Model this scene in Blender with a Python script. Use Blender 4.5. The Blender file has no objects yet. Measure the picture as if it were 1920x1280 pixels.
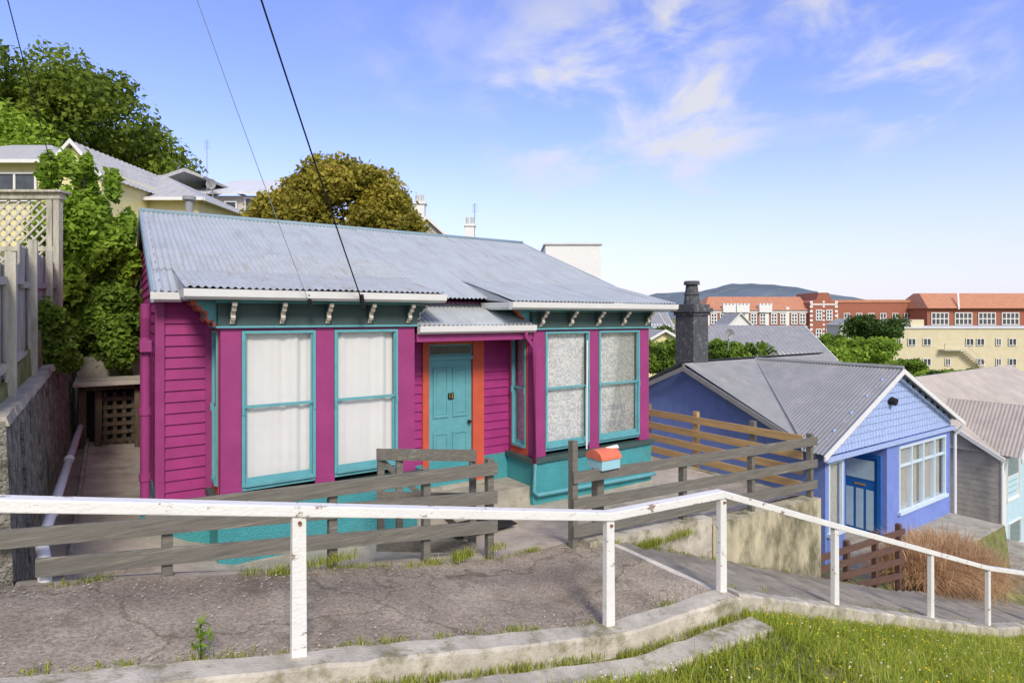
import bpy, math, random
import numpy as np
from mathutils import Vector
random.seed(3); rng=np.random.default_rng(5)
ANG=math.atan2(.5599,.8286); CU,SU=math.cos(ANG),math.sin(ANG)
def W(u,v,z=0): return (CU*u-SU*v, SU*u+CU*v, z)
def UV(x,y): return (CU*x+SU*y, -SU*x+CU*y)
sc=bpy.context.scene; col=sc.collection
# ------------------------------------------------------------ materials
MATS={}
def _n(nt,t,**k):
    n=nt.nodes.new(t)
    for a,b in k.items(): setattr(n,a,b)
    return n
def pmat(name,c,var=.2,scale=5,rough=.7,bump=.2,bscale=40,dirt=None,dscale=3,dth=.6,dw=.08,stretch=(1,1,1),dstretch=None,metal=0,spec=.3,bdist=.01):
    if name in MATS: return MATS[name]
    m=bpy.data.materials.new(name); m.use_nodes=True; nt=m.node_tree; L=nt.links
    b=nt.nodes['Principled BSDF']; b.inputs['Roughness'].default_value=rough; b.inputs['Metallic'].default_value=metal
    b.inputs['Specular IOR Level'].default_value=spec
    tc=_n(nt,'ShaderNodeTexCoord'); mp=_n(nt,'ShaderNodeMapping'); mp.inputs['Scale'].default_value=stretch
    L.new(tc.outputs['Object'],mp.inputs['Vector'])
    no=_n(nt,'ShaderNodeTexNoise'); no.inputs['Scale'].default_value=scale; no.inputs['Detail'].default_value=8; no.inputs['Roughness'].default_value=.65
    L.new(mp.outputs[0],no.inputs['Vector'])
    mr=_n(nt,'ShaderNodeMapRange'); mr.inputs[1].default_value=.3; mr.inputs[2].default_value=.7
    L.new(no.outputs[0],mr.inputs[0])
    mx=_n(nt,'ShaderNodeMix',data_type='RGBA')
    mx.inputs[6].default_value=(*[max(0,x*(1-var)) for x in c],1); mx.inputs[7].default_value=(*[min(1,x*(1+var)) for x in c],1)
    L.new(mr.outputs[0],mx.inputs[0]); out=mx.outputs[2]
    if dirt:
        mp2=_n(nt,'ShaderNodeMapping'); mp2.inputs['Scale'].default_value=dstretch or stretch; mp2.inputs['Location'].default_value=(3.3,1.7,5.1)
        L.new(tc.outputs['Object'],mp2.inputs['Vector'])
        n2=_n(nt,'ShaderNodeTexNoise'); n2.inputs['Scale'].default_value=dscale; n2.inputs['Detail'].default_value=10; n2.inputs['Roughness'].default_value=.7
        L.new(mp2.outputs[0],n2.inputs['Vector'])
        m2=_n(nt,'ShaderNodeMapRange'); m2.inputs[1].default_value=dth; m2.inputs[2].default_value=dth+dw
        L.new(n2.outputs[0],m2.inputs[0])
        mx2=_n(nt,'ShaderNodeMix',data_type='RGBA'); mx2.inputs[7].default_value=(*dirt,1)
        L.new(m2.outputs[0],mx2.inputs[0]); L.new(out,mx2.inputs[6]); out=mx2.outputs[2]
    L.new(out,b.inputs['Base Color'])
    nb=_n(nt,'ShaderNodeTexNoise'); nb.inputs['Scale'].default_value=bscale; nb.inputs['Detail'].default_value=6
    L.new(mp.outputs[0],nb.inputs['Vector'])
    bp=_n(nt,'ShaderNodeBump'); bp.inputs['Strength'].default_value=bump; bp.inputs['Distance'].default_value=bdist
    L.new(nb.outputs[0],bp.inputs['Height']); L.new(bp.outputs[0],b.inputs['Normal'])
    MATS[name]=m; return m
def glass_mat(name,refl=.14,tint=(1,1,1)):
    m=bpy.data.materials.new(name); m.use_nodes=True; nt=m.node_tree; L=nt.links
    nt.nodes.remove(nt.nodes['Principled BSDF']); o=nt.nodes['Material Output']
    t=_n(nt,'ShaderNodeBsdfTransparent'); t.inputs[0].default_value=(*tint,1)
    g=_n(nt,'ShaderNodeBsdfGlossy'); g.inputs['Roughness'].default_value=.03
    no=_n(nt,'ShaderNodeTexNoise'); no.inputs['Scale'].default_value=1.5
    tc=_n(nt,'ShaderNodeTexCoord'); L.new(tc.outputs['Object'],no.inputs['Vector'])
    bp=_n(nt,'ShaderNodeBump'); bp.inputs['Strength'].default_value=.05; L.new(no.outputs[0],bp.inputs['Height']); L.new(bp.outputs[0],g.inputs['Normal'])
    lw=_n(nt,'ShaderNodeLayerWeight'); lw.inputs[0].default_value=.3
    ma=_n(nt,'ShaderNodeMath',operation='MULTIPLY_ADD'); ma.inputs[1].default_value=.6; ma.inputs[2].default_value=refl
    L.new(lw.outputs['Fresnel'],ma.inputs[0])
    mx=_n(nt,'ShaderNodeMixShader'); L.new(ma.outputs[0],mx.inputs[0]); L.new(t.outputs[0],mx.inputs[1]); L.new(g.outputs[0],mx.inputs[2]); L.new(mx.outputs[0],o.inputs[0])
    return m
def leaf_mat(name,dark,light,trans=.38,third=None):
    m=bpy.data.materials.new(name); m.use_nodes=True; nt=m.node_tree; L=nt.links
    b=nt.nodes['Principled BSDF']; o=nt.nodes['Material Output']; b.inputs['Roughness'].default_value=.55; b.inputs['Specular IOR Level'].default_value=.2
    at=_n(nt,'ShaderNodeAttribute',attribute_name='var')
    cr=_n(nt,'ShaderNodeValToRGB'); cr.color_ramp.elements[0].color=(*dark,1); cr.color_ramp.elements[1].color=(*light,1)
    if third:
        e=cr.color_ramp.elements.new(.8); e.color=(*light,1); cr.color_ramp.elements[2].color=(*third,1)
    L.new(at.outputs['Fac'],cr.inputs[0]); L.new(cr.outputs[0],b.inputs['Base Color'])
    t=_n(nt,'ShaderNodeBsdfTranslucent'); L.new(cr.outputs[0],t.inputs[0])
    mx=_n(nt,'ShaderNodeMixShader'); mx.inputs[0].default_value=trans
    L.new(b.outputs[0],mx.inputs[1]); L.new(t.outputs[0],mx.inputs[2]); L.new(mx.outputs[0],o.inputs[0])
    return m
purple=pmat('purple_paint',(.35,.034,.185),.14,3,.55,.2,30,dirt=(.24,.024,.125),dscale=2,dth=.58,dw=.2)
purple2=pmat('purple_trim',(.33,.05,.19),.12,3,.5,.15,30)
teal=pmat('teal_paint',(.13,.38,.42),.12,5,.5,.1,30,dirt=(.42,.5,.48),dscale=14,dth=.65,dw=.03)
tealr=pmat('teal_render',(.07,.34,.37),.15,3,.85,1.0,45,dirt=(.12,.24,.23),dscale=2.5,dth=.57,dw=.15,bdist=.02)
tealg=pmat('faded_blue_grey_ridge',(.25,.34,.39),.12,3,.55,.1,30)
dgreen=pmat('dark_green_paint',(.06,.1,.095),.15,5,.55,.1,30)
orange=pmat('orange_paint',(.6,.11,.06),.12,5,.5,.1,30)
white=pmat('white_paint',(.8,.8,.78),.05,5,.5,.1,30,dirt=(.55,.53,.48),dscale=6,dth=.66,dw=.1)
cream=pmat('cream_paint',(.66,.6,.5),.1,8,.6,.2,30,dirt=(.3,.12,.08),dscale=12,dth=.6)
railw=pmat('peeling_white_paint',(.8,.79,.76),.05,6,.6,.5,50,dirt=(.33,.24,.18),dscale=10,dth=.6,dw=.03,stretch=(.6,1,1))
fgrey=pmat('grey_stained_timber',(.175,.165,.14),.3,8,.75,.5,40,dirt=(.32,.29,.235),dscale=3,dth=.56,dw=.12,stretch=(.4,3,6))
fold=pmat('weathered_timber',(.46,.435,.36),.35,4,.85,.6,30,dirt=(.22,.21,.13),dscale=3,dth=.58,dw=.15,stretch=(3,3,.5))
honey=pmat('honey_timber',(.5,.33,.15),.25,4,.7,.4,30,dirt=(.25,.18,.1),dscale=4,dth=.6,dw=.15,stretch=(1,.4,4))
brownt=pmat('brown_timber',(.14,.08,.06),.25,6,.7,.4,30,stretch=(.4,3,5))
conc=pmat('weathered_concrete',(.41,.38,.31),.3,3,.9,.7,45,dirt=(.18,.165,.12),dscale=2.2,dth=.53,dw=.2,bdist=.015)
concl=pmat('pale_concrete',(.52,.475,.39),.28,4,.9,.7,50,dirt=(.25,.23,.14),dscale=3.2,dth=.5,dw=.12)
nose=pmat('pale_step_nosing',(.66,.61,.52),.2,6,.9,.5,50,dirt=(.36,.33,.26),dscale=4,dth=.6,dw=.1)
concy=pmat('mossy_concrete',(.48,.43,.29),.3,3,.9,.7,40,dirt=(.16,.15,.09),dscale=2,dth=.49,dw=.15,stretch=(1,1,.5))
pebble=pmat('pebbled_dark_concrete',(.31,.29,.24),.8,13,.95,1.3,45,dirt=(.12,.12,.075),dscale=2.4,dth=.52,dw=.12,bdist=.05,stretch=(1,1,.8))
patio=pmat('stained_patio_concrete',(.48,.42,.34),.25,2.5,.85,.4,50,dirt=(.25,.215,.16),dscale=1.3,dth=.5,dw=.2)
roofm=pmat('grey_blue_roof_iron',(.43,.47,.50),.08,2,.5,.1,20,dirt=(.36,.375,.38),dscale=1.9,dth=.5,dw=.16,dstretch=(3.5,.4,.4),spec=.4)
roofrust=pmat('stained_roof_iron',(.43,.46,.48),.12,4,.55,.2,25,dirt=(.38,.33,.27),dscale=2.4,dth=.54,dw=.14,dstretch=(7,.5,.5))
roofg=pmat('grey_roof_iron',(.3,.305,.31),.12,2,.55,.1,20,dirt=(.4,.37,.34),dscale=1.5,dth=.54,dw=.15)
roofb=pmat('tan_roof_iron',(.46,.41,.36),.12,2,.6,.1,20,dirt=(.54,.48,.42),dscale=1,dth=.5,dw=.15)
roofl=pmat('pale_roof_iron',(.66,.67,.68),.08,2,.5,.1,20)
blue=pmat('blue_render',(.2,.28,.66),.1,3,.85,.6,40,bdist=.02,dirt=(.16,.22,.54),dscale=2,dth=.55,dw=.2)
bluel=pmat('light_blue_shingle',(.38,.49,.78),.16,12,.7,.3,20)
bluew=pmat('pale_blue_frame_paint',(.6,.72,.82),.05,5,.55,.1,20)
blued=pmat('royal_blue_paint',(.02,.15,.46),.1,4,.45,.1,20)
pblue=pmat('pale_blue_paint',(.5,.68,.76),.08,4,.6,.1,20)
block=pmat('grey_concrete_block',(.48,.45,.4),.2,3,.9,.5,30)
darkst=pmat('dark_painted_stone',(.085,.09,.1),.3,8,.8,.8,30,dirt=(.2,.2,.2),dscale=6,dth=.55)
black=pmat('black_matter',(.02,.02,.02),.2,5,.6,.1,20)
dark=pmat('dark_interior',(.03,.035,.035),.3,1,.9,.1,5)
yellow=pmat('yellow_paint',(.78,.71,.38),.06,3,.7,.1,20)
beige=pmat('beige_render',(.55,.52,.45),.08,3,.8,.2,20)
creamw=pmat('cream_render',(.66,.59,.4),.08,1,.8,.2,10)
brick=pmat('red_brick',(.37,.14,.09),.2,4,.85,.2,20)
orroof=pmat('orange_tile_roof',(.52,.24,.14),.15,1.5,.8,.3,10)
bark=pmat('bark',(.12,.09,.06),.4,10,.9,1,25,stretch=(3,3,.5))
mbo=pmat('salmon_enamel',(.7,.18,.1),.1,8,.4,.1,20,dirt=(.4,.2,.15),dscale=12,dth=.66)
mbb=pmat('sky_blue_enamel',(.35,.62,.7),.08,8,.4,.1,20,dirt=(.5,.4,.3),dscale=14,dth=.66)
curt=pmat('white_net_curtain',(.92,.92,.91),.03,3,.9,.1,60)
cable=pmat('cable_rubber',(.02,.02,.025),.2,8,.6,.1,20)
cablew=pmat('pale_cable',(.45,.5,.6),.1,8,.6,.1,20)
plate=pmat('black_enamel',(.015,.015,.015),.1,5,.3,.05,20)
brass=pmat('brass',(.75,.5,.15),.1,5,.35,.05,20,metal=.6)
glass=glass_mat('window_glass',.03); glassd=pmat('dark_window_glass',(.06,.07,.08),.5,2,.08,.02,2,spec=.8)
def lace():
    m=pmat('lace_curtain',(.8,.8,.8),.05,3,.9,.1,60); nt=m.node_tree; L=nt.links; b=nt.nodes['Principled BSDF']
    tc=_n(nt,'ShaderNodeTexCoord'); v=_n(nt,'ShaderNodeTexNoise'); v.inputs['Scale'].default_value=13; v.inputs['Detail'].default_value=3; v.inputs['Distortion'].default_value=2.0
    L.new(tc.outputs['Object'],v.inputs['Vector']); cr=_n(nt,'ShaderNodeValToRGB')
    cr.color_ramp.elements[0].position=.44; cr.color_ramp.elements[0].color=(.6,.63,.64,1); cr.color_ramp.elements[1].position=.54; cr.color_ramp.elements[1].color=(.9,.9,.89,1)
    L.new(v.outputs[0],cr.inputs[0]); L.new(cr.outputs[0],b.inputs['Base Color']); return m
lacem=lace()
def asphalt(name,c,d):
    m=pmat(name,c,.25,1.2,.95,.45,90,dirt=d,dscale=1.1,dth=.47,dw=.16,bdist=.01,spec=.1)
    nt=m.node_tree; L=nt.links; b=nt.nodes['Principled BSDF']; src=b.inputs['Base Color'].links[0].from_socket
    tc=_n(nt,'ShaderNodeTexCoord')
    vo=_n(nt,'ShaderNodeTexVoronoi'); vo.inputs['Scale'].default_value=60; L.new(tc.outputs['Object'],vo.inputs['Vector'])
    hs=_n(nt,'ShaderNodeMapRange'); hs.inputs[1].default_value=0; hs.inputs[2].default_value=1; hs.inputs[3].default_value=.75; hs.inputs[4].default_value=1.3
    sp=_n(nt,'ShaderNodeSeparateColor'); L.new(vo.outputs['Color'],sp.inputs[0]); L.new(sp.outputs[0],hs.inputs[0])
    mu=_n(nt,'ShaderNodeVectorMath',operation='MULTIPLY'); cm=_n(nt,'ShaderNodeCombineXYZ')
    for i in range(3): L.new(hs.outputs[0],cm.inputs[i])
    L.new(src,mu.inputs[0]); L.new(cm.outputs[0],mu.inputs[1])
    nz=_n(nt,'ShaderNodeTexNoise'); nz.inputs['Scale'].default_value=3; nz.inputs['Detail'].default_value=6; L.new(tc.outputs['Object'],nz.inputs['Vector'])
    ad=_n(nt,'ShaderNodeVectorMath',operation='ADD'); L.new(tc.outputs['Object'],ad.inputs[0]); sc_=_n(nt,'ShaderNodeVectorMath',operation='SCALE'); sc_.inputs['Scale'].default_value=.6; L.new(nz.outputs['Color'],sc_.inputs[0]); L.new(sc_.outputs[0],ad.inputs[1])
    v2=_n(nt,'ShaderNodeTexVoronoi',feature='DISTANCE_TO_EDGE'); v2.inputs['Scale'].default_value=.42; L.new(ad.outputs[0],v2.inputs['Vector'])
    cr=_n(nt,'ShaderNodeMapRange'); cr.inputs[1].default_value=.002; cr.inputs[2].default_value=.01; cr.inputs[3].default_value=.5; cr.inputs[4].default_value=0
    L.new(v2.outputs['Distance'],cr.inputs[0])
    n3=_n(nt,'ShaderNodeTexNoise'); n3.inputs['Scale'].default_value=1.7; n3.inputs['Detail'].default_value=12; n3.inputs['Roughness'].default_value=.72; L.new(tc.outputs['Object'],n3.inputs['Vector'])
    m3=_n(nt,'ShaderNodeMapRange'); m3.inputs[1].default_value=.55; m3.inputs[2].default_value=.64; m3.inputs[4].default_value=.6; L.new(n3.outputs[0],m3.inputs[0])
    mm=_n(nt,'ShaderNodeMix',data_type='RGBA'); mm.inputs[7].default_value=(.17,.14,.095,1); L.new(m3.outputs[0],mm.inputs[0]); L.new(mu.outputs[0],mm.inputs[6])
    mx=_n(nt,'ShaderNodeMix',data_type='RGBA'); mx.inputs[7].default_value=(.11,.1,.06,1); L.new(cr.outputs[0],mx.inputs[0]); L.new(mm.outputs[2],mx.inputs[6]); L.new(mx.outputs[2],b.inputs['Base Color'])
    return m
asph=asphalt('worn_asphalt',(.30,.25,.195),(.42,.36,.28)); stepm=pmat('grey_step_concrete',(.30,.27,.225),.3,3,.9,.5,50,dirt=(.2,.185,.13),dscale=2,dth=.53,dw=.15)
soil=pmat('grassy_ground',(.2,.21,.075),.5,3,.95,.8,30,dirt=(.28,.23,.14),dscale=2,dth=.55,dw=.1,bdist=.03)
hillm=pmat('hill_ground',(.14,.18,.21),.2,.004,.95,.3,.02,dirt=(.25,.26,.23),dscale=.012,dth=.54,dw=.1)
# ------------------------------------------------------------ mesh builder
class MB:
    def __init__(s): s.v=[]; s.f=[]; s.m=[]; s.mats=[]; s.cur=0
    def mat(s,m):
        if m not in s.mats: s.mats.append(m)
        s.cur=s.mats.index(m); return s
    def add(s,vs,fs):
        o=len(s.v); s.v+=[tuple(p) for p in vs]
        for f in fs: s.f.append(tuple(i+o for i in f)); s.m.append(s.cur)
        return s
    def hexa(s,p): return s.add(p,[(0,3,2,1),(4,5,6,7),(0,1,5,4),(1,2,6,5),(2,3,7,6),(3,0,4,7)])
    def box(s,x0,x1,y0,y1,z0,z1): return s.hexa([(x0,y0,z0),(x1,y0,z0),(x1,y1,z0),(x0,y1,z0),(x0,y0,z1),(x1,y0,z1),(x1,y1,z1),(x0,y1,z1)])
    def fbox(s,fr,a0,a1,d0,d1,z0,z1):
        P=lambda a,d,z:(fr[0][0]+fr[1][0]*a+fr[2][0]*d, fr[0][1]+fr[1][1]*a+fr[2][1]*d, z)
        return s.hexa([P(a0,d1,z0),P(a1,d1,z0),P(a1,d0,z0),P(a0,d0,z0),P(a0,d1,z1),P(a1,d1,z1),P(a1,d0,z1),P(a0,d0,z1)])
    def beam(s,p0,p1,w,h):
        p0,p1=Vector(p0),Vector(p1); d=p1-p0; hz=Vector((-d.y,d.x,0))
        hz=hz.normalized() if hz.length>1e-6 else Vector((1,0,0)); up=Vector((0,0,1))
        if abs(d.normalized().z)>.9: up=d.normalized().cross(hz)
        a=hz*w/2; b=up*h/2
        return s.hexa([p0-a-b,p1-a-b,p1+a-b,p0+a-b,p0-a+b,p1-a+b,p1+a+b,p0+a+b])
    def prism(s,poly,off):
        n=len(poly); off=Vector(off); v=[Vector(p) for p in poly]+[Vector(p)+off for p in poly]
        fs=[tuple(range(n))[::-1],tuple(range(n,2*n))]+[(i,(i+1)%n,(i+1)%n+n,i+n) for i in range(n)]
        return s.add(v,fs)
    def fprism(s,fr,poly,a0,a1):
        P=lambda a,d,z:(fr[0][0]+fr[1][0]*a+fr[2][0]*d, fr[0][1]+fr[1][1]*a+fr[2][1]*d, z)
        return s.prism([P(a0,d,z) for d,z in poly],(fr[1][0]*(a1-a0),fr[1][1]*(a1-a0),0))
    def tube(s,pts,r,n=10,cap=True):
        pts=[Vector(p) for p in pts]; rs=r if isinstance(r,(list,tuple)) else [r]*len(pts); o=[]; 
        for i,p in enumerate(pts):
            d=(pts[min(i+1,len(pts)-1)]-pts[max(i-1,0)]).normalized(); a=d.cross(Vector((0,0,1)))
            if a.length<.05: a=Vector((1,0,0))
            a.normalize(); b=d.cross(a)
            for k in range(n):
                t=2*math.pi*k/n; o.append(p+a*math.cos(t)*rs[i]+b*math.sin(t)*rs[i])
        fs=[]
        for i in range(len(pts)-1):
            for k in range(n): fs.append((i*n+k,i*n+(k+1)%n,(i+1)*n+(k+1)%n,(i+1)*n+k))
        if cap: fs.append(tuple(range(n))[::-1]); fs.append(tuple(range((len(pts)-1)*n,len(pts)*n)))
        return s.add(o,fs)
    def boards(s,A,B,nrm,z0,z1,ex=.14,pr=.022,clip=None):
        z=z0
        while z<z1-.01:
            zt=min(z+ex,z1); a,b=A,B
            if clip: a,b=clip(z+ex/2)
            if a is None: break
            P=lambda q,d,zz:(q[0]+nrm[0]*d,q[1]+nrm[1]*d,zz)
            s.add([P(a,pr,z),P(b,pr,z),P(b,.004,zt),P(a,.004,zt),P(a,0,z),P(b,0,z)],[(0,1,2,3),(4,5,1,0)])
            z+=ex
        return s
    def corr(s,o,ex,ey,s0,s1,lo,hi,pitch=.076,amp=.011,spw=6,rows=1,wob=0):
        o=Vector(o); ex=Vector(ex).normalized(); ey=Vector(ey).normalized(); nn=ex.cross(ey).normalized()
        if nn.z<0: nn=-nn
        n=max(2,int((s1-s0)/pitch*spw)); vs=[]; fs=[]
        for i in range(n+1):
            t=s0+(s1-s0)*i/n; h=amp*math.cos(2*math.pi*t/pitch); l=lo(t) if callable(lo) else lo; g=hi(t) if callable(hi) else hi
            for j in range(rows+1):
                q=l+(g-l)*j/rows; vs.append(o+ex*t+ey*q+nn*(h+wob*math.sin(3.1*t+2*j)*math.sin(1.3*q+t)))
        for i in range(n):
            for j in range(rows): a=i*(rows+1)+j; b=a+rows+1; fs.append((a,b,b+1,a+1))
        return s.add(vs,fs)
BASE={}
def _props(o,label,cat,kind,group):
    if label: o['label']=label
    if cat: o['category']=cat
    if kind: o['kind']=kind
    if group: o['group']=group
def thing(name,label,cat,base=(0,0,0),fr='H',group=None,rot=0):
    e=bpy.data.objects.new(name,None); e.empty_display_size=.3
    if fr=='H': e.location=W(*base); e.rotation_euler[2]=ANG
    else: e.location=base; e.rotation_euler[2]=rot
    col.objects.link(e); BASE[e.name]=base; _props(e,label,cat,None,group); return e
def mkmesh(name,mb,base,smooth=False,bevel=0):
    me=bpy.data.meshes.new(name); b=base
    me.from_pydata([(p[0]-b[0],p[1]-b[1],p[2]-b[2]) for p in mb.v],[],mb.f)
    for m in mb.mats: me.materials.append(m)
    me.polygons.foreach_set('material_index',mb.m)
    if smooth: me.polygons.foreach_set('use_smooth',[True]*len(me.polygons))
    o=bpy.data.objects.new(name,me); col.objects.link(o)
    if bevel:
        md=o.modifiers.new('bevel','BEVEL'); md.width=bevel; md.segments=2; md.limit_method='ANGLE'; md.angle_limit=.6
    return o
def part(name,parent,mb,smooth=False,bevel=0,label=None):
    b=BASE[parent.name]; o=mkmesh(name,mb,b,smooth,bevel); o.parent=parent; BASE[o.name]=b
    if label: o['label']=label
    return o
def solo(name,mb,label=None,cat=None,kind=None,base=(0,0,0),fr='H',smooth=False,bevel=0,group=None):
    o=mkmesh(name,mb,base,smooth,bevel)
    if fr=='H': o.location=W(*base); o.rotation_euler[2]=ANG
    else: o.location=base
    BASE[o.name]=base; _props(o,label,cat,kind,group); return o
def setvar(o,arr):
    a=o.data.attributes.new('var','FLOAT','POINT'); a.data.foreach_set('value',arr.astype(np.float32))
def beams(name,parent,mat,lst,bevel=0):
    for p0,p1,w,h in lst: part(name,parent,MB().mat(mat).beam(p0,p1,w,h),bevel=bevel)
# ------------------------------------------------------------ terrain
TK=[(-300,40),(-60,8),(-10,-.22),(3.64,-2.77),(5.09,-2.79),(12.3,-5.28),(17.5,-6.7),(26,-9.3),(40,-10.5),(70,-10),(150,-8),(400,-6),(4000,0)]
def T(u): return float(np.interp(u,[k[0] for k in TK],[k[1] for k in TK]))
def vc(u): return 4.06-.078*(max(min(u,5.1),-3)-1)
def G(u,v):
    t=T(u)
    if v<5.85 and not(u<-.7 and v>5.8): return t-.19
    if u<-.7: return -.72+min(.13*(v-5.8),3)+max(0,-u-2)*.15 if v<60 else 3+(v-60)*.02
    if u<9.9: return -3.5 if v<24 else (-1.5 if u<5 else -3.5)
    if 13.5<u<22.5 and 6.3<v<19: return -6.35
    return t-.05
def frange(a,b,s): return list(np.arange(a,b,s))
ul=[-2500,-800,-300,-120,-60,-30]+frange(-20,-2,1.5)+[-1.4,-.8,-.66,0]+frange(.5,9.5,.3)+[9.84,9.94]+frange(10.2,24,.35)+frange(24,60,2)+[70,90,120,150,200,300,500,900,1600,3000]
vl=[-600,-200,-60,-20,-8,-4,-2]+frange(-1,3.7,.22)+[4.5,5.3,5.78,5.92,6.2,6.4]+frange(7,19,1)+[19.2,22,23.9,24.1,28,35,45,60,80,110,150,200,300,500,900,1600,2600]
mb=MB().mat(soil); nv=len(vl)
for u in ul:
    for v in vl:
        z=G(u,v)
        if v<3.65 and -3<u<16: z+=.025*math.sin(2.1*u+v)*math.sin(3.3*v)+rng.normal(0,.006)+(.04 if v<3 else 0)
        mb.v.append((u,v,z))
for i in range(len(ul)-1):
    for j in range(nv-1): a=i*nv+j; mb.f.append((a,a+nv,a+nv+1,a+1)); mb.m.append(0)
solo('ground',mb,kind='structure',smooth=False)
mb=MB().mat(asph); us=frange(-9,5.05,.15)+[5.05]; n2=12
for u in us:
    for j in range(n2+1):
        v=vc(u)+(5.63-vc(u))*j/n2; mb.v.append((u,v,T(u)+.012*math.sin(2.7*u+3*v)*math.sin(4.1*v+u)+rng.normal(0,.002)))
for i in range(len(us)-1):
    for j in range(n2): a=i*(n2+1)+j; mb.f.append((a,a+n2+1,a+n2+2,a+1)); mb.m.append(0)
solo('asphalt_path',mb,kind='structure',smooth=True)
mb=MB(); u=5.05; i=0
while u<17:
    z=T(u+.15)+.02; mb.mat(stepm).box(u+.08,u+.30,3.72,5.33,z-.5,z-.028); mb.mat(nose).box(u-.0,u+.08,3.72,5.33,z-.5,z+.012)
    u+=.30; i+=1
solo('steps',mb,kind='structure')
def strip(mat,us,v0,v1,z0,z1,jit=.008):
    mb=MB().mat(mat); o=[]
    for u in us:
        a,b=v0(u),v1(u); c,d=z0(u),z1(u)
        j=lambda: random.uniform(-jit,jit)
        o+= [(u,a+j(),c),(u,a+.008+j()*.5,d+j()-.02),(u,a+.03+j(),d+j()),(u,b-.02+j(),d+j()),(u,b+j(),c)]
    fs=[]
    for i in range(len(us)-1):
        for k in range(4): fs.append((i*5+k,(i+1)*5+k,(i+1)*5+k+1,i*5+k+1))
    fs+=[tuple(range(5)),tuple(range(len(us)*5-5,len(us)*5))[::-1]]
    mb.add(o,fs); return mb
solo('kerb',strip(concl,frange(-9,5.2,.13),lambda u:vc(u)-.19,lambda u:vc(u)+.06,lambda u:T(u)-.3,lambda u:T(u)+.02),kind='structure')
solo('kerb',strip(concl,frange(5.2,17,.15),lambda u:3.6,lambda u:3.82,lambda u:T(u)-.35,lambda u:T(u)+.04),kind='structure')
solo('gutter_channel',strip(concl,frange(-4,5.15,.15),lambda u:vc(u)-.52-.01*u,lambda u:vc(u)-.28,lambda u:T(u)-.4,lambda u:T(u)-.12),kind='structure')
def sm(x): x=max(0,min(1,x)); return x*x*(3-2*x)
def YZ(u,v):
    near=float(np.interp(u,[-1,4.6,5.2,9.9],[T(-1)-.02,-2.79,-2.93,-3.08])) if u>4.6 else T(u)-.012
    tg=float(np.interp(u,[-.6,.4,1.2,9.9],[-2.62,-2.7,-2.97,-3.12]))
    z=near+(tg-near)*sm((v-5.65)/1.4)
    if u<.6: z+=max(0,v-8)*.08
    return z
mb=MB().mat(patio); us=frange(-.62,9.8,.2)+[9.82]; vs=[5.63,5.75,5.9,6.1,6.3,6.6,6.9,7.3,7.8,8.5,9.5,11,13,15,18]
for u in us:
    for v in vs: mb.v.append((u,v,YZ(u,v)+random.uniform(-.004,.004)))
for i in range(len(us)-1):
    for j in range(len(vs)-1): a=i*len(vs)+j; mb.f.append((a,a+len(vs),a+len(vs)+1,a+1)); mb.m.append(0)
solo('concrete_yard',mb,kind='structure',smooth=True)
mb=MB().mat(conc).box(3.56,5.6,7.75,8.5,-3.1,-2.75); solo('porch_slab',mb,kind='structure',bevel=.01)
# ------------------------------------------------------------ purple house
house=thing('wooden_house','magenta weatherboard house with turquoise trim and two bay windows','house',(4.4,8,-3))
FRT=lambda v:((0,v),(1,0),(0,-1))
LFT=lambda u:((u,0),(0,-1),(-1,0))
RGT=lambda u:((u,0),(0,1),(1,0))
mb=MB().mat(purple)
for a,b in((.45,1.03),(3.5,3.99),(5.115,5.65)): mb.boards((a,8.45),(b,8.45),(0,-1),-2.32,.22,pr=.03)
mb.box(.47,8.29,8.46,8.6,-2.4,.25)
mb.boards((3.99,8.45),(5.115,8.45),(0,-1),-.38,.22)
def clipL(z):
    if z<.24: return (.45,16.4),(.45,8.45)
    v0=8.15+(z-.29)/.372
    if v0>=12.3: return None,None
    return (.45,24.8-v0),(.45,v0)
mb.boards(None,None,(-1,0),-2.32,1.8,clip=clipL)
mb.prism([(.46,8.46,-2.4),(.46,16.4,-2.4),(.46,16.4,.2),(.46,12.4,1.78),(.46,8.46,.2)],(.1,0,0))
mb.prism([(8.22,8.46,-2.4),(8.22,16.4,-2.4),(8.22,16.4,.2),(8.22,12.4,1.78),(8.22,8.46,.2)],(.1,0,0))
mb.box(.5,8.2,16.3,16.4,-2.4,.2)
mb.mat(purple2).box(.40,.50,8.40,8.52,-2.32,.2).box(.95,1.03,8.40,8.46,-2.32,.2)
part('wall',house,mb)
mb=MB().mat(tealr).box(.42,1.05,8.41,8.6,-3.3,-2.32).box(.42,.6,8.6,16.4,-3.3,-2.32).box(8.1,8.33,8.46,16.4,-3.3,-2.32).box(3.5,5.7,8.42,8.55,-3.3,-2.32)
part('foundation',house,mb)
mb=MB().mat(roofm); ct=1/math.sqrt(1+.372**2); L1=4.27/ct
mb.corr((0,8.12,.30),(1,0,0),(0,1,.372),.36,8.68,0,L1,rows=8,wob=.005,amp=.013)
mb.corr((0,16.68,.30),(1,0,0),(0,-1,.372),.36,8.68,0,L1)
roof=part('roof',house,mb,smooth=True)
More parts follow.
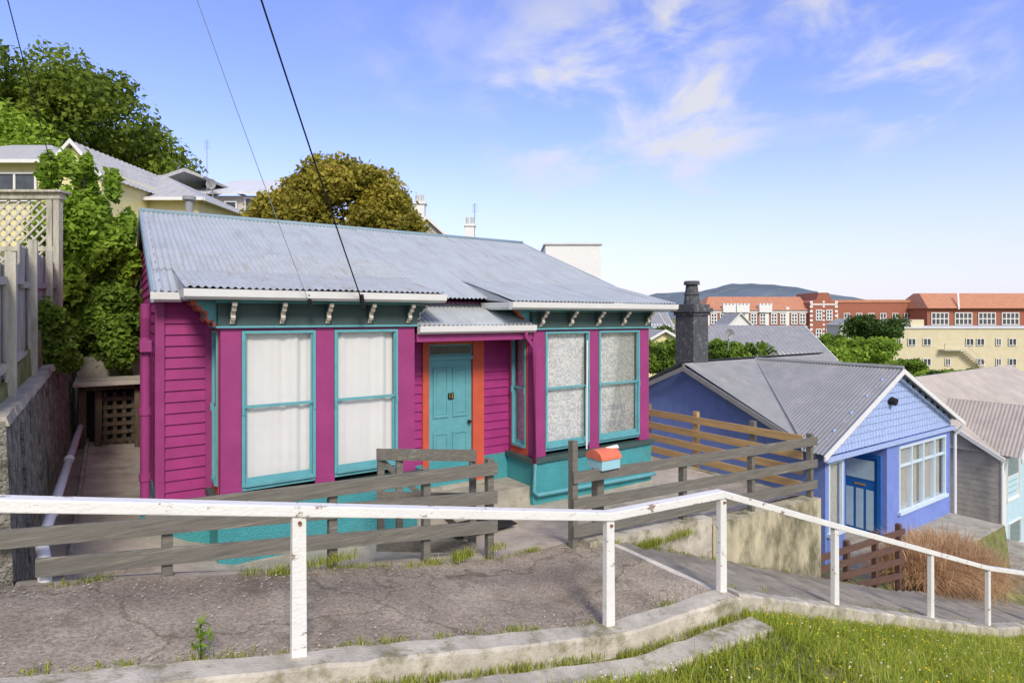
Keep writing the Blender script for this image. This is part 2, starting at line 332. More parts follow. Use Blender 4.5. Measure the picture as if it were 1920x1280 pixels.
for (a,b,zz,m_) in((.62,3.84,.335,roofrust),(5.0,8.66,.245,roofm)):
    mb=MB().mat(m_); vt=9.0; zt=.30+(vt-8.12)*.372+.008; sl=(zt-zz)/(vt-7.36)
    mb.corr((0,7.36,zz),(1,0,0),(0,1,sl),a,b,0,math.hypot(vt-7.36,zt-zz),rows=4,wob=.005,amp=.013)
    part('roof_skirt',roof,mb,smooth=True)
    for e in(a+.01,b-.02):
        mb=MB().mat(m_).prism([(e,7.40,zz-.02),(e,8.15,.27),(e,vt,zt-.02),(e,8.15,zz+sl*.79-.01)],(.01,0,0)); part('roof_cheek',roof,mb)
mb=MB().mat(roofrust).corr((0,9.0,.30+.88*.372+.004),(1,0,0),(0,1,.372),.40,4.2,0,1.05,rows=3,wob=.004,amp=.013); part('roof_patch',roof,mb,smooth=True)
mb=MB().mat(tealg).tube([(.34,12.4,1.9),(8.7,12.4,1.9)],.05,8); part('ridge_cap',roof,mb,smooth=True)
beams('bargeboard',roof,tealg,[((.36,8.1,.24),(.36,12.4,1.84),.03,.14),((.36,16.7,.24),(.36,12.4,1.84),.03,.14),((8.69,8.1,.24),(8.69,12.4,1.84),.03,.14)])
mb=MB().mat(roofg).tube([(1.2,13.1,1.4),(1.2,13.1,2.35)],.07,12).tube([(1.2,13.1,2.29),(1.2,13.1,2.36)],.12,12); part('flue',roof,mb,smooth=False)
GP=[(0,0),(.06,0),(.10,.03),(.115,.115),(.10,.115),(.0,.115)]
def gutter(fr,a0,a1,z,d=0,m=white):
    mb=MB().mat(m).fprism(fr,[(d+p[0],z+p[1]) for p in GP],a0,a1); part('gutter',house,mb)
gutter(FRT(7.45),.62,3.86,.20); gutter(FRT(7.45),4.98,8.72,.115)
gutter(FRT(8.2),.34,.66,.18); gutter(LFT(.74),-8.4,-7.46,.20); gutter(LFT(5.1),-8.3,-7.46,.115)
gutter(FRT(7.68),3.56,5.60,-.245)
def sash(parent,fr,a0,a1,z0,z1,mf,mc,meet=.49,cas=.035,fold=.018,nf=5,cz=1.0,gap=0):
    mb=MB().mat(mf); mb.fbox(fr,a0,a0+cas,-.04,.02,z0,z1).fbox(fr,a1-cas,a1,-.04,.02,z0,z1).fbox(fr,a0+cas,a1-cas,-.04,.02,z1-cas,z1).fbox(fr,a0+cas,a1-cas,-.04,.035,z0,z0+.045)
    b0,b1=a0+cas,a1-cas; zm=z0+(z1-z0)*(1-meet); s=.028
    mb.fbox(fr,b0,b1,-.025,.0,zm-.015,zm+.02)
    mb.fbox(fr,b0,b0+s*.7,-.022,-.002,zm+.02,z1-cas).fbox(fr,b1-s*.7,b1,-.022,-.002,zm+.02,z1-cas)
    mb.fbox(fr,b0,b0+s,-.04,-.025,z0+.045,zm).fbox(fr,b1-s,b1,-.04,-.025,z0+.045,zm).fbox(fr,b0+s,b1-s,-.04,-.025,z0+.045,z0+.10)
    mb.fbox(fr,a0+.002,a0+.03,.02,.035,zm-.09,zm+.01).fbox(fr,a1-.03,a1-.002,.02,.035,zm-.09,zm+.01)
    w=part('window',parent,mb,bevel=.002)
    g=MB().mat(glass); g.fbox(fr,b0+s*.7,b1-s*.7,-.014,-.011,zm+.02,z1-cas).fbox(fr,b0+s,b1-s,-.034,-.031,z0+.10,zm-.015); part('pane',w,g)
    c=MB().mat(mc); n=90; vs=[];fs=[]; ph=random.random()*6
    for i in range(n+1):
        t=i/n; a=b0+(b1-b0)*t
        for j in range(5):
            q=j/4; d=-.085-fold*(math.sin(t*nf*6.28+ph+.4*q)+.5*math.sin(t*nf*15.1+ph*2))*(1-.3*q)*(.6+.4*math.sin(t*5+ph))
            vs.append((fr[0][0]+fr[1][0]*a+fr[2][0]*d,fr[0][1]+fr[1][1]*a+fr[2][1]*d,z0+.03+(z1-z0)*cz*(1-q)*.97))
    for i in range(n):
        for j in range(4): k=i*5+j; fs.append((k,k+5,k+6,k+1))
    c.add(vs,fs); part('curtain',w,c,smooth=True)
    return w
BR=[(0,.13),(.21,.13),(.21,.09),(.17,.075),(.15,.03),(.10,.02),(.085,-.02),(.10,-.05),(.075,-.085),(.035,-.075),(.03,-.12),(0,-.13)]
def bracket(fr,a,z,m1=cream,m2=dgreen,s=1,w=.05):
    mb=MB().mat(m1).fprism(fr,[(d*s+.004,z+q*s) for d,q in BR],a-w/2,a+w/2)
    mb.mat(m2).fprism(fr,[(d*s*.8+.004,z+q*s*.85+.01) for d,q in BR],a-w/2-.008,a+w/2+.008)
    part('bracket',house,mb)
def bay(u0,u1,pil,wins,zt,zb,v0,base_z,m_c,ev,zf,side,sill_m):
    dz=zf
    mb=MB().mat(purple2)
    for a,b in pil: mb.box(a,b,v0,v0+.09,zb-.12,zt+.06).box(a-.006,b+.006,v0-.012,v0+.01,zb-.12,zb+.0)
    for a,b in wins: mb.box(a,b,v0+.02,v0+.09,zt,zt+.06).mat(teal).box(a,b,v0-.0,v0+.1,zb-.05,zb).mat(purple2)
    for uu,fr in((u0,LFT(u0)),(u1,RGT(u1))):
        s=-1 if fr[1][1]<0 else 1
        q=sorted((s*(v0+.09),s*(v0+.16))); mb.fbox(fr,q[0],q[1],-.07,0,zb-.12,zt+.06)
        q=sorted((s*8.36,s*8.46)); mb.fbox(fr,q[0],q[1],-.07,0,zb-.12,zt+.06)
    mb.mat(orange)
    for uu,fr in((u0,LFT(u0)),(u1,RGT(u1))):
        s=-1 if fr[1][1]<0 else 1; q=sorted((s*(v0+.16),s*(v0+.2))); mb.fbox(fr,q[0],q[1],-.06,.004,zb-.12,zt+.06)
        q=sorted((s*8.32,s*8.36)); mb.fbox(fr,q[0],q[1],-.06,.004,zb-.12,zt+.06)
        q=sorted((s*(v0+.2),s*8.32)); mb.fbox(fr,q[0],q[1],-.06,-.01,zt,zt+.06); mb.fbox(fr,q[0],q[1],-.06,-.0,zb-.12,zb)
    mb.mat(dgreen).box(u0-.03,u1+.03,v0-.03,8.47,zt+.06,dz+.02)
    mb.mat(teal).box(u0-.05,u1+.05,v0-.05,8.46,zt+.035,zt+.062)
    mb.box(u0-.06,u1+.06,v0-.06,8.48,dz+.02,dz+.05)
    mb.box(ev[0]+.03,ev[1]-.03,7.46,8.47,dz+.05,dz+.105)
    mb.mat(sill_m).box(u0-.08,u1+.08,v0-.08,8.47,zb-.2,zb-.12)
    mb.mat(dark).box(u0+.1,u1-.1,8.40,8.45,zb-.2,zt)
    mb.mat(tealr).box(u0-.03,u1+.03,v0-.03,8.44,base_z,zb-.2)
    mb.mat(conc).box(u0-.05,u1+.05,v0-.055,8.3,base_z,base_z+.14)
    part('bay_window',house,mb,bevel=.004)
    for a,b in wins: sash(house,FRT(v0),a,b,zb,zt,teal,m_c,nf=3 if m_c is curt else 2,fold=.018 if m_c is curt else .005)
    sash(house,LFT(u0),-8.31,-(v0+.21),zb,zt,teal,m_c,nf=2,fold=.008)
    sash(house,RGT(u1),v0+.21,8.31,zb,zt,teal,m_c,nf=2,fold=.008)
    n=5
    for i in range(n):
        a=u0+.12+(u1-u0-.24)*i/(n-1); bracket(FRT(v0-.03),a,zt+.21)
    bracket(LFT(u0-.03),-(v0+.1),zt+.21,orange,teal,1.25,.07); bracket(LFT(u0-.03),-8.3,zt+.21,orange,teal,1.25,.07)
    bracket(RGT(u1+.03),(v0+.1),zt+.21,cream,dgreen)
bay(1.03,3.53,[(1.03,1.26),(2.14,2.38),(3.27,3.53)],[(1.262,2.138),(2.382,3.268)],-.17,-2.06,7.7,-3.1,curt,(.66,3.84),.145,None,dgreen)
bay(5.62,8.31,[(5.62,5.86),(6.82,7.04),(8.05,8.31)],[(5.862,6.818),(7.042,8.048)],-.245,-2.17,7.7,-3.2,lacem,(5.02,8.7),.06,None,dgreen)
mb=MB().mat(roofrust); mb.corr((0,7.62,-.125),(1,0,0),(0,1,.42),3.56,5.6,0,.95,rows=2,wob=.004,amp=.013)
part('porch_roof',house,mb,smooth=True)
mb=MB().mat(purple2).box(3.56,5.6,7.69,7.75,-.36,-.24).box(3.56,5.6,7.76,8.44,-.36,-.33); part('porch_fascia',house,mb,bevel=.003)
fr=FRT(8.45)
mb=MB().mat(orange).fbox(fr,3.99,4.10,-.02,.05,-2.72,-.38).fbox(fr,4.90,5.115,-.02,.05,-2.72,-.38).fbox(fr,4.10,4.90,-.02,.045,-.44,-.38).mat(teal).fbox(fr,4.10,4.90,-.02,.04,-.70,-.63).mat(conc).fbox(fr,3.99,5.115,-.05,.12,-2.76,-2.70)
part('door_frame',house,mb,bevel=.004)
mb=MB().mat(teal).fbox(fr,4.10,4.90,-.02,.0,-.63,-.60).fbox(fr,4.10,4.90,-.02,.0,-.47,-.44).fbox(fr,4.1,4.13,-.02,0,-.6,-.47).fbox(fr,4.87,4.9,-.02,0,-.6,-.47)
w=part('transom_window',house,mb); mb=MB().mat(glassd).fbox(fr,4.13,4.87,-.012,-.008,-.6,-.47); part('pane',w,mb)
mb=MB().mat(teal).fbox(fr,4.105,4.895,-.04,.0,-2.69,-.705)
for a,b in((4.19,4.46),(4.54,4.81)):
    for z0,z1 in((-1.62,-.82),(-2.55,-1.86)):
        mb.fbox(fr,a,b,.0,.006,z0,z1); 
        for q in((a,a+.03,z0,z1),(b-.03,b,z0,z1),(a+.03,b-.03,z0,z0+.03),(a+.03,b-.03,z1-.03,z1)): mb.fbox(fr,q[0],q[1],.006,.02,q[2],q[3])
        mb.fbox(fr,a+.06,b-.06,.006,.014,z0+.06,z1-.06)
door=part('door',house,mb,bevel=.003)
mb=MB().mat(black).tube([(4.83,8.45,-1.72),(4.83,8.40,-1.72)],.012,8).tube([(4.83,8.41,-1.72),(4.83,8.375,-1.72)],[.03,.026],12); part('handle',door,mb)
mb=MB().mat(plate).fbox(fr,4.445,4.555,.0205,.026,-1.33,-1.23); part('number_plate',door,mb)
def text(s,parent,size,pos,mat,rot=(math.pi/2,0,0),name='house_number'):
    c=bpy.data.curves.new('t','FONT'); c.body=s; c.size=size; c.extrude=.002; c.align_x='CENTER'; c.align_y='CENTER'
    o=bpy.data.objects.new('t',c); col.objects.link(o); dg=bpy.context.evaluated_depsgraph_get(); me=bpy.data.meshes.new_from_object(o.evaluated_get(dg)); bpy.data.objects.remove(o)
    me.materials.clear(); me.materials.append(mat); q=bpy.data.objects.new(name,me); col.objects.link(q); q.parent=parent; b=BASE[parent.name]
    q.location=(pos[0]-b[0],pos[1]-b[1],pos[2]-b[2]); q.rotation_euler=rot; return q
text('12',door,.095,(4.5,8.42,-1.28),brass)
mb=MB().mat(purple2).tube([(.30,8.30,.15),(.30,8.32,0),(.30,8.42,-.25),(.30,8.42,-2.35)],.055,12)
for z in(-.3,-1.1,-1.9,-2.3): mb.tube([(.30,8.42,z),(.30,8.42,z-.09)],.068,12)
mb.box(.24,.36,8.3,8.44,-.42,-.28)
mb.mat(tealr).tube([(.30,8.42,-2.35),(.30,8.42,-2.8)],.05,12); part('downpipe',house,mb)
mb=MB().mat(purple2).tube([(5.42,7.62,-.2),(5.42,7.62,-.3),(5.57,7.6,-.5),(5.57,7.6,-2.35)],.035,10).mat(teal).tube([(5.57,7.6,-2.35),(5.57,7.6,-2.8),(5.62,7.58,-2.86),(8.2,7.58,-2.92),(8.33,7.58,-2.92)],.035,10)
part('downpipe',house,mb,smooth=True)
mb=MB().mat(white).tube([(6.66,7.58,-2.25),(6.72,7.63,-.4)],.014,8); solo('pole',mb,'thin white pole leaning against the bay window','pole',base=(6.66,7.58,-2.25))
mb=MB().mat(black).box(3.8,4.75,6.9,7.4,-2.96,-2.935); solo('doormat',mb,'dark rubber doormat on the concrete yard','doormat',base=(4.2,7.1,-2.95),bevel=.005)
# ------------------------------------------------------------ handrail
P=[(-3.4,None),(-1.55,None),(1.015,-1.29),(3.644,-1.77),(5.09,-1.79),(7.315,-2.56),(10.06,-3.50),(12.33,-4.28),(14.8,-5.0)]
hr=thing('handrail','white peeling timber handrail along the sloping path and steps','handrail',(1.015,4.06,-2.29))
pts=[]
for u,zt in P:
    if zt is None: zt=T(u)+.98
    v=vc(u) if u<5.1 else 3.75
    pts.append((u,v,zt)); mb=MB().mat(railw); b=T(u)-.1
    mb.hexa([(u-.05,v-.03,b),(u+.05,v-.035,b),(u+.05,v+.035,b),(u-.05,v+.03,b),(u-.045,v-.03,zt-.03),(u+.045,v-.03,zt-.03),(u+.045,v+.03,zt-.03),(u-.045,v+.03,zt-.03)])
    part('post',hr,mb,bevel=.006)
for a,b in zip(pts[:-1],pts[1:]):
    mb=MB().mat(railw).beam(a,b,.10,.075); part('rail',hr,mb,bevel=.008)
rustm=pmat('rusted_bolt',(.2,.08,.04),.3,20,.8,.5,40)
for p in pts[2:5]:
    mb=MB().mat(rustm).tube([(p[0],p[1]-.03,p[2]-.08),(p[0],p[1]-.05,p[2]-.08)],.012,8); part('bolt',hr,mb)
# ------------------------------------------------------------ grey fences
gf=thing('timber_fence','grey stained three board timber fence beside the path','fence',(1.5,5.66,-2.4))
for (a,za,b,zb) in((.2,-1.60,3.6,-1.72),(-1.1,-1.59,3.6,-2.05),(-.5,-1.885,3.6,-2.38)):
    mb=MB().mat(fgrey).beam((a,5.66,za),(b,5.63,zb),.03,.14); part('board',gf,mb,bevel=.003)
for u in(.36,1.75,2.75,3.55):
    mb=MB().mat(fgrey).box(u-.04,u+.04,5.68,5.76,T(u)-.1,-1.62 if u>.3 else -1.5); part('post',gf,mb,bevel=.003)
g=thing('gate','grey stained timber gate standing open behind the fence','gate',(3.5,5.8,-2.7))
O=Vector(W(3.45,5.85)); 
def gp(s,z,d=0):
    q=UV(O.x-s,O.y+.05*s+d); return (q[0],q[1],z)
beams('rail',g,fgrey,[(gp(0,z),gp(1.16,z),.03,.13) for z in(-1.60,-2.1,-2.66)])
beams('upright',g,fgrey,[(gp(s,-2.72,.035),gp(s,-1.56,.035),.08,.03) for s in(.04,.9,1.12)])
beams('brace',g,fgrey,[(gp(.05,-2.6,.06),gp(1.1,-1.7,.06),.03,.08)])
rf=thing('timber_fence','grey stained three board timber fence on a concrete wall','fence',(7,5.45,-3))
for za,zb in((-1.93,-2.12),(-2.26,-2.5),(-2.58,-2.86)):
    mb=MB().mat(fgrey).beam((4.55,5.42,za),(9.95,5.40,zb),.03,.14); part('board',rf,mb,bevel=.003)
for u,t in((4.6,-1.5),(6.6,-1.95),(8.2,-2.0),(9.88,-2.0)):
    b=YZ(u,5.7)-.35; mb=MB().mat(fgrey).box(u-.04,u+.04,5.44,5.53,b,t); part('post',rf,mb,bevel=.003)
hf=thing('timber_fence','honey coloured timber side fence with dark posts','fence',(9.9,9,-3.1))
for z in(-2.12,-2.4,-2.66,-2.92):
    mb=MB().mat(honey).beam((9.86,5.6,z),(9.86,13.2,z),.03,.14); part('board',hf,mb,bevel=.003)
for v in(6.6,7.9,9.2,10.6,12.0,13.1):
    mb=MB().mat(honey if v in(7.9,12.0) else fgrey).box(9.88,9.97,v-.05,v+.05,-3.5,-1.95); part('post',hf,mb,bevel=.003)
def wallstrip(mat,name,label,us,v0,v1,zt,zb):
    mb=MB().mat(mat)
    for a,b in zip(us[:-1],us[1:]):
        mb.hexa([(a,v0,zb(a)),(b,v0,zb(b)),(b,v1,zb(b)),(a,v1,zb(a)),(a,v0,zt(a)),(b,v0,zt(b)),(b,v1,zt(b)),(a,v1,zt(a))])
    return solo(name,mb,label,'wall',base=(us[0],v0,zb(us[0])))
wallstrip(concl,'retaining_wall','low cracked concrete wall under the grey fence',[4.75,5.5,6.3,7.05],5.34,5.6,lambda u:-2.72-.06*(u-4.7),lambda u:T(u)-.3)
wallstrip(concy,'retaining_wall','yellow stained concrete retaining wall beside the steps',[7.08,7.9,8.8,9.97],5.34,5.6,lambda u:-2.97-.04*(u-7),lambda u:T(u)-.3)
mb=MB().mat(concy).box(9.8,9.97,5.61,20,-5.2,-3.1); solo('retaining_wall',mb,'stained concrete retaining wall below the side fence','wall',base=(9.9,9,-5))
mx=thing('mailbox','salmon topped pale blue mailbox on a grey post','mailbox',(5.1,5.62,-2.9))
mb=MB().mat(fgrey).box(5.07,5.18,5.56,5.68,-2.95,-1.90); part('post',mx,mb,bevel=.005)
mb=MB().mat(mbb).box(4.96,5.27,5.36,5.64,-1.90,-1.77); part('box',mx,mb,bevel=.006)
mb=MB().mat(mbo); pr=[]
for k in range(13): t=math.pi*k/12; pr.append((5.50+.155*math.cos(t),-1.775+.12*math.sin(t)))
mb.prism([(4.945,a,b) for a,b in pr],(.34,0,0)); part('lid',mx,mb,bevel=.004)
mb=MB().mat(white)
for k in range(4): mb.tube([(5.16+.02*k,5.5-.02*k,-1.66+.008*k),(5.28+.02*k,5.4+.03*k,-1.65)],.014,7)
solo('newspaper_roll',mb,'rolled papers lying on the mailbox lid','paper',base=(5.2,5.5,-1.7))
# ------------------------------------------------------------ left wall and fence
mb=MB().mat(pebble)
def lw(v): return -.78+.03*(v-5.7)
vs=frange(5.75,15,.25)
for a,b in zip(vs[:-1],vs[1:]):
    r1=random.uniform(-.02,.02); mb.hexa([(-.95,a,-3),(-.60,a,-3),(-.60,b,-3),(-.95,b,-3),(-.95,a,lw(a)),(-.70+r1,a,lw(a)),(-.70+r1,b,lw(b)),(-.95,b,lw(b))])
mb.box(-6,-.96,5.75,5.95,-3,-.8)
mb.mat(conc)
for a,b in zip(vs[:-1],vs[1:]):
    j=random.uniform(-.012,.012); mb.hexa([(-.97,a,lw(a)-.04),(-.66+j,a,lw(a)-.04+j),(-.66+j,b,lw(b)-.04+j),(-.97,b,lw(b)-.04),(-.97,a,lw(a)+.04),(-.68+j,a,lw(a)+.03),(-.68+j,b,lw(b)+.03),(-.97,b,lw(b)+.04)])
solo('retaining_wall',mb,'tall rough pebbled concrete retaining wall with a fence on top','wall',base=(-.8,6,-3))
pf=thing('paling_fence','weathered grey paling fence on the retaining wall','fence',(-.85,8,-.7))
def ft(v): return float(np.interp(v,[5,8,8.01,13],[.42,.58,.80,.95]))
for z0 in(.28,1.05):
    for a,b in((5.76,8.0),(8.02,12.2)): part('rail',pf,MB().mat(fold).beam((-.82,a,lw(a)+z0),(-.82,b,lw(b)+z0+.04),.04,.07))
v=5.76
while v<12.2:
    t=ft(v)-.03+random.uniform(-.02,.02); part('paling',pf,MB().mat(fold).box(-.865,-.845,v,v+.098,lw(v)+.05,t)); v+=.106
for v in(6.9,8.6,10.6,12.2):
    mb=MB().mat(fold).box(-.82,-.74,v-.045,v+.045,lw(v),ft(v)+.06); part('post',pf,mb,bevel=.004)
mb=MB().mat(white).tube([(-.50,15,-1.9),(-.50,6.1,-1.84),(-.46,5.85,-1.9),(-.45,5.75,-2.0),(-.44,5.7,-2.25)],.045,12)
for v in(7,9.5): mb.tube([(-.5,v,-1.845),(-.5,v+.12,-1.85)],.056,12)
solo('drain_pipe',mb,'white plastic drain pipe running along the retaining wall','pipe',base=(-.5,6,-2),smooth=True)
mb=MB().mat(conc).tube([(-.42,13,-2.2),(-.40,6.4,-2.6)],.03,8); solo('drain_pipe',mb,'thin grey pipe lying beside the concrete path','pipe',base=(-.4,8,-2.6))
sh=thing('lean_to_shed','small concrete roofed lean to shed with lattice door','shed',(0,12.6,-2.35))
mb=MB().mat(dark).box(-.5,.42,13.0,13.1,-2.5,-1.2).mat(bark).box(-.52,-.42,12.5,12.6,-2.5,-1.2).box(.28,.38,12.5,12.6,-2.5,-1.2).box(-.52,.4,12.5,12.58,-1.28,-1.18).box(-.3,-.2,12.62,12.7,-2.45,-1.3); part('frame',sh,mb)
mb=MB().mat(bark)
for k in range(7): mb.box(-.2,.3,12.72,12.74,-2.4+.15*k,-2.33+.15*k)
for k in range(4): mb.box(-.18+.14*k,-.12+.14*k,12.745,12.76,-2.4,-1.35)
part('lattice_door',sh,mb)
mb=MB().mat(conc).box(-.6,.45,12.3,13.4,-1.19,-1.12); part('roof',sh,mb,bevel=.008)
mb=MB().mat(conc).box(-.6,.45,13.6,13.8,-2.5,-.75); solo('concrete_wall',mb,'old concrete wall behind the lean to shed','wall',base=(0,13.6,-2.4))
Yp=9.6; k_=Yp/7.6; pg=thing('trellis_screen','weathered white and grey lattice trellis screen','trellis',(-7*k_,Yp,-.4),'W')
mb=MB().mat(fold)
for x0 in(-8.6,-7.05,-6.93,-5.97,-5.88): mb.box(x0*k_-.045,x0*k_+.045,Yp-.045,Yp+.045,-.4,1.62*k_)
mb.box(-9.2*k_,-5.82*k_,Yp-.06,Yp+.06,1.52*k_,1.60*k_).box(-9.2*k_,-5.78*k_,Yp-.12,Yp+.12,1.60*k_,1.63*k_).box(-9.2*k_,-5.9*k_,Yp-.03,Yp+.02,.85*k_,.91*k_)
part('frame',pg,mb)
mb=MB().mat(beige)
for x0,x1,z0,z1 in((-9.2,-7.1,1.15,1.5),(-6.9,-6.0,.1,1.5)):
    x0*=k_;x1*=k_;z0*=k_;z1*=k_; c=x0-(z1-z0)
    while c<x1:
        for sg in(1,-1):
            a=max(x0,c); b=min(x1,c+(z1-z0))
            if b-a>.05:
                if sg>0: mb.beam((a,Yp-.014,z0+a-c),(b,Yp-.014,z0+b-c),.012,.045)
                else: mb.beam((a,Yp+.014,z1-a+c),(b,Yp+.014,z1-b+c),.012,.045)
        c+=.17
part('lattice',pg,mb)
# ------------------------------------------------------------ foliage
def leafmesh(name,clumps,n,size,mat,parent,base,seed=0,aspect=.6,shell=.55,updown=.35):
    r=np.random.default_rng(seed); C=np.array([c[0] for c in clumps]); R=np.array([c[1] for c in clumps]); w=(R.mean(1)**2); w/=w.sum()
    idx=r.choice(len(clumps),n,p=w); d=r.normal(size=(n,3)); d/=np.linalg.norm(d,axis=1)[:,None]
    rad=(shell+(1.05-shell)*r.random(n)**.6)*(1+.14*r.normal(size=n)); p=C[idx]+d*R[idx]*rad[:,None]
    nr=d*.7+r.normal(size=(n,3))*.6; nr[:,2]+=updown; nr/=np.linalg.norm(nr,axis=1)[:,None]
    t=np.cross(nr,r.normal(size=(n,3))); t/=np.linalg.norm(t,axis=1)[:,None]; b=np.cross(nr,t)
    s=(size*(.6+.8*r.random(n)))[:,None]
    V=np.stack([p-t*s*.5,p+b*s*aspect*.5-t*s*.05,p+t*s*.5-nr*s*.1,p-b*s*aspect*.5-t*s*.05],1).reshape(-1,3)-np.array(base)
    F=np.arange(n*4).reshape(-1,4)
    me=bpy.data.meshes.new(name); me.from_pydata(V.tolist(),[],F.tolist()); me.materials.append(mat)
    o=bpy.data.objects.new(name,me); col.objects.link(o)
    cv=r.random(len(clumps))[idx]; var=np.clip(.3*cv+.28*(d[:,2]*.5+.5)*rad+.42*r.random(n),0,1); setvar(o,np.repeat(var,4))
    o.parent=parent; return o
def crown_clumps(C,R,m,seed,rs=(.25,.42),low=-.5):
    r=random.Random(seed); out=[(C,tuple(x*.55 for x in R))]
    while len(out)<m:
        d=Vector((r.gauss(0,1),r.gauss(0,1),r.gauss(0,1))).normalized()
        if d.z<low: continue
        k=r.uniform(.62,.9); q=r.uniform(*rs)
        out.append(((C[0]+d.x*R[0]*k,C[1]+d.y*R[1]*k,C[2]+d.z*R[2]*k),(R[0]*q,R[1]*q,R[2]*q*.85)))
    return out
def tree(name,label,C,R,zb,m,n,size,mat,seed,cat='tree',tr=.25,rs=(.25,.42),low=-.5,extra=None,group=None):
    e=thing(name,label,cat,(C[0],C[1],zb),'W',group); cl=crown_clumps(C,R,m,seed,rs,low)
    if extra: cl+=extra
    leafmesh('crown',cl,n,size,mat,e,(C[0],C[1],zb),seed)
    mb=MB().mat(bark); mb.tube([(C[0],C[1],zb),(C[0]+.05,C[1],zb*.5+C[2]*.5),(C[0],C[1],C[2])],[tr,tr*.75,tr*.5],10)
    for c,_ in cl[1:9]: mb.tube([(C[0],C[1],zb*.4+C[2]*.6),((C[0]+c[0])/2,(C[1]+c[1])/2,(C[2]+c[2])/2+.05),c],[tr*.4,tr*.25,tr*.08],6)
    part('trunk',e,mb,smooth=True); return e
lg=leaf_mat('broadleaf_leaves',(.045,.08,.01),(.32,.42,.045),.42); lgo=leaf_mat('turning_leaves',(.1,.1,.012),(.48,.42,.06),.42,third=(.56,.3,.07))
lbr=leaf_mat('bright_leaves',(.09,.19,.015),(.48,.66,.08),.45); ldk=leaf_mat('dark_leaves',(.02,.05,.012),(.13,.23,.04))
lmid=leaf_mat('mid_leaves',(.05,.11,.014),(.3,.45,.06),.42)
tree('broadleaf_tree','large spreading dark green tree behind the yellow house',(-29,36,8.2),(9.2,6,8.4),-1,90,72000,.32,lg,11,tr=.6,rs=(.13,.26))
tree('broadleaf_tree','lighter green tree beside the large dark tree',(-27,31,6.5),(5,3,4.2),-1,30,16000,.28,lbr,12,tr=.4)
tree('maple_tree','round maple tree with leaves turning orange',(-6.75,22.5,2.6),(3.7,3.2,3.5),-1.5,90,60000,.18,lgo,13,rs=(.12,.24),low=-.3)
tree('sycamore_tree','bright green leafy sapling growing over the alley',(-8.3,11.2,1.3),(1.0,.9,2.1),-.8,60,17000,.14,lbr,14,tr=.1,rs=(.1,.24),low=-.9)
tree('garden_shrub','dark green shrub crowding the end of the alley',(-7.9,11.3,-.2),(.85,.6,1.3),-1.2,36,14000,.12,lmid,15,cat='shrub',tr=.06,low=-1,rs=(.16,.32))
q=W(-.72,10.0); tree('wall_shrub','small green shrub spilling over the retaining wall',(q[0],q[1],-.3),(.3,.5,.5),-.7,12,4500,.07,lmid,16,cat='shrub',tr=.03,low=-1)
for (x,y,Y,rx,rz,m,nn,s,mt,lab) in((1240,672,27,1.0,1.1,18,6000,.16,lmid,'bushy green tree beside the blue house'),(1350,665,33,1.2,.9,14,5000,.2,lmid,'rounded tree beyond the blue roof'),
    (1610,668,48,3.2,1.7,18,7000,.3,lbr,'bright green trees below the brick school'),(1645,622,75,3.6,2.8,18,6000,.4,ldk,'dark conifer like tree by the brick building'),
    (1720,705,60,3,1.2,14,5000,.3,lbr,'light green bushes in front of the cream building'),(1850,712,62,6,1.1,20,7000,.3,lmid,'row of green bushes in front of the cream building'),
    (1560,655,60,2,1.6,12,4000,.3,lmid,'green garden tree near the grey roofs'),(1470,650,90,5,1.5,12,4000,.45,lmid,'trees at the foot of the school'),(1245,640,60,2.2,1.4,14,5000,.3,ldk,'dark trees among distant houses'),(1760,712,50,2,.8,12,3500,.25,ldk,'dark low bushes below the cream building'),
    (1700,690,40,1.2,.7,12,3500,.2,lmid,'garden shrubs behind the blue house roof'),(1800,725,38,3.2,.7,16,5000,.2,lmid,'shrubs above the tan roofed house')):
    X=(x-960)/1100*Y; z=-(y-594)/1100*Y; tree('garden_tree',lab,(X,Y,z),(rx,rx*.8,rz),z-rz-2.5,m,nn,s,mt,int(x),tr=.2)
cp=thing('cabbage_tree','spiky leaved cabbage tree in a garden','tree',(14.6,33,-8),'W')
mb=MB().mat(lmid); B0=Vector((14.6*33/38+.6,33,-2.2))
for hx in(-.9,0,.9):
    for k in range(130):
        d=Vector((random.gauss(0,1),random.gauss(0,1),random.gauss(.5,.8))).normalized(); s=d.cross(Vector((.1,.2,1))).normalized()*.05; p=B0+Vector((hx*.9,0,random.uniform(-.1,.1)))
        q=p+d*.8; r_=p+d*1.0+Vector((0,0,-.3)); mb.add([p-s*.5,p+s*.5,q+s,q-s,r_],[(0,1,2,3),(3,2,4)])
o=part('crown',cp,mb); setvar(o,np.repeat(np.random.default_rng(3).random(len(mb.v)//5),5))
mb=MB().mat(bark).tube([(B0.x,33,-8),(B0.x,33,-2.3)],.15,8); part('trunk',cp,mb)
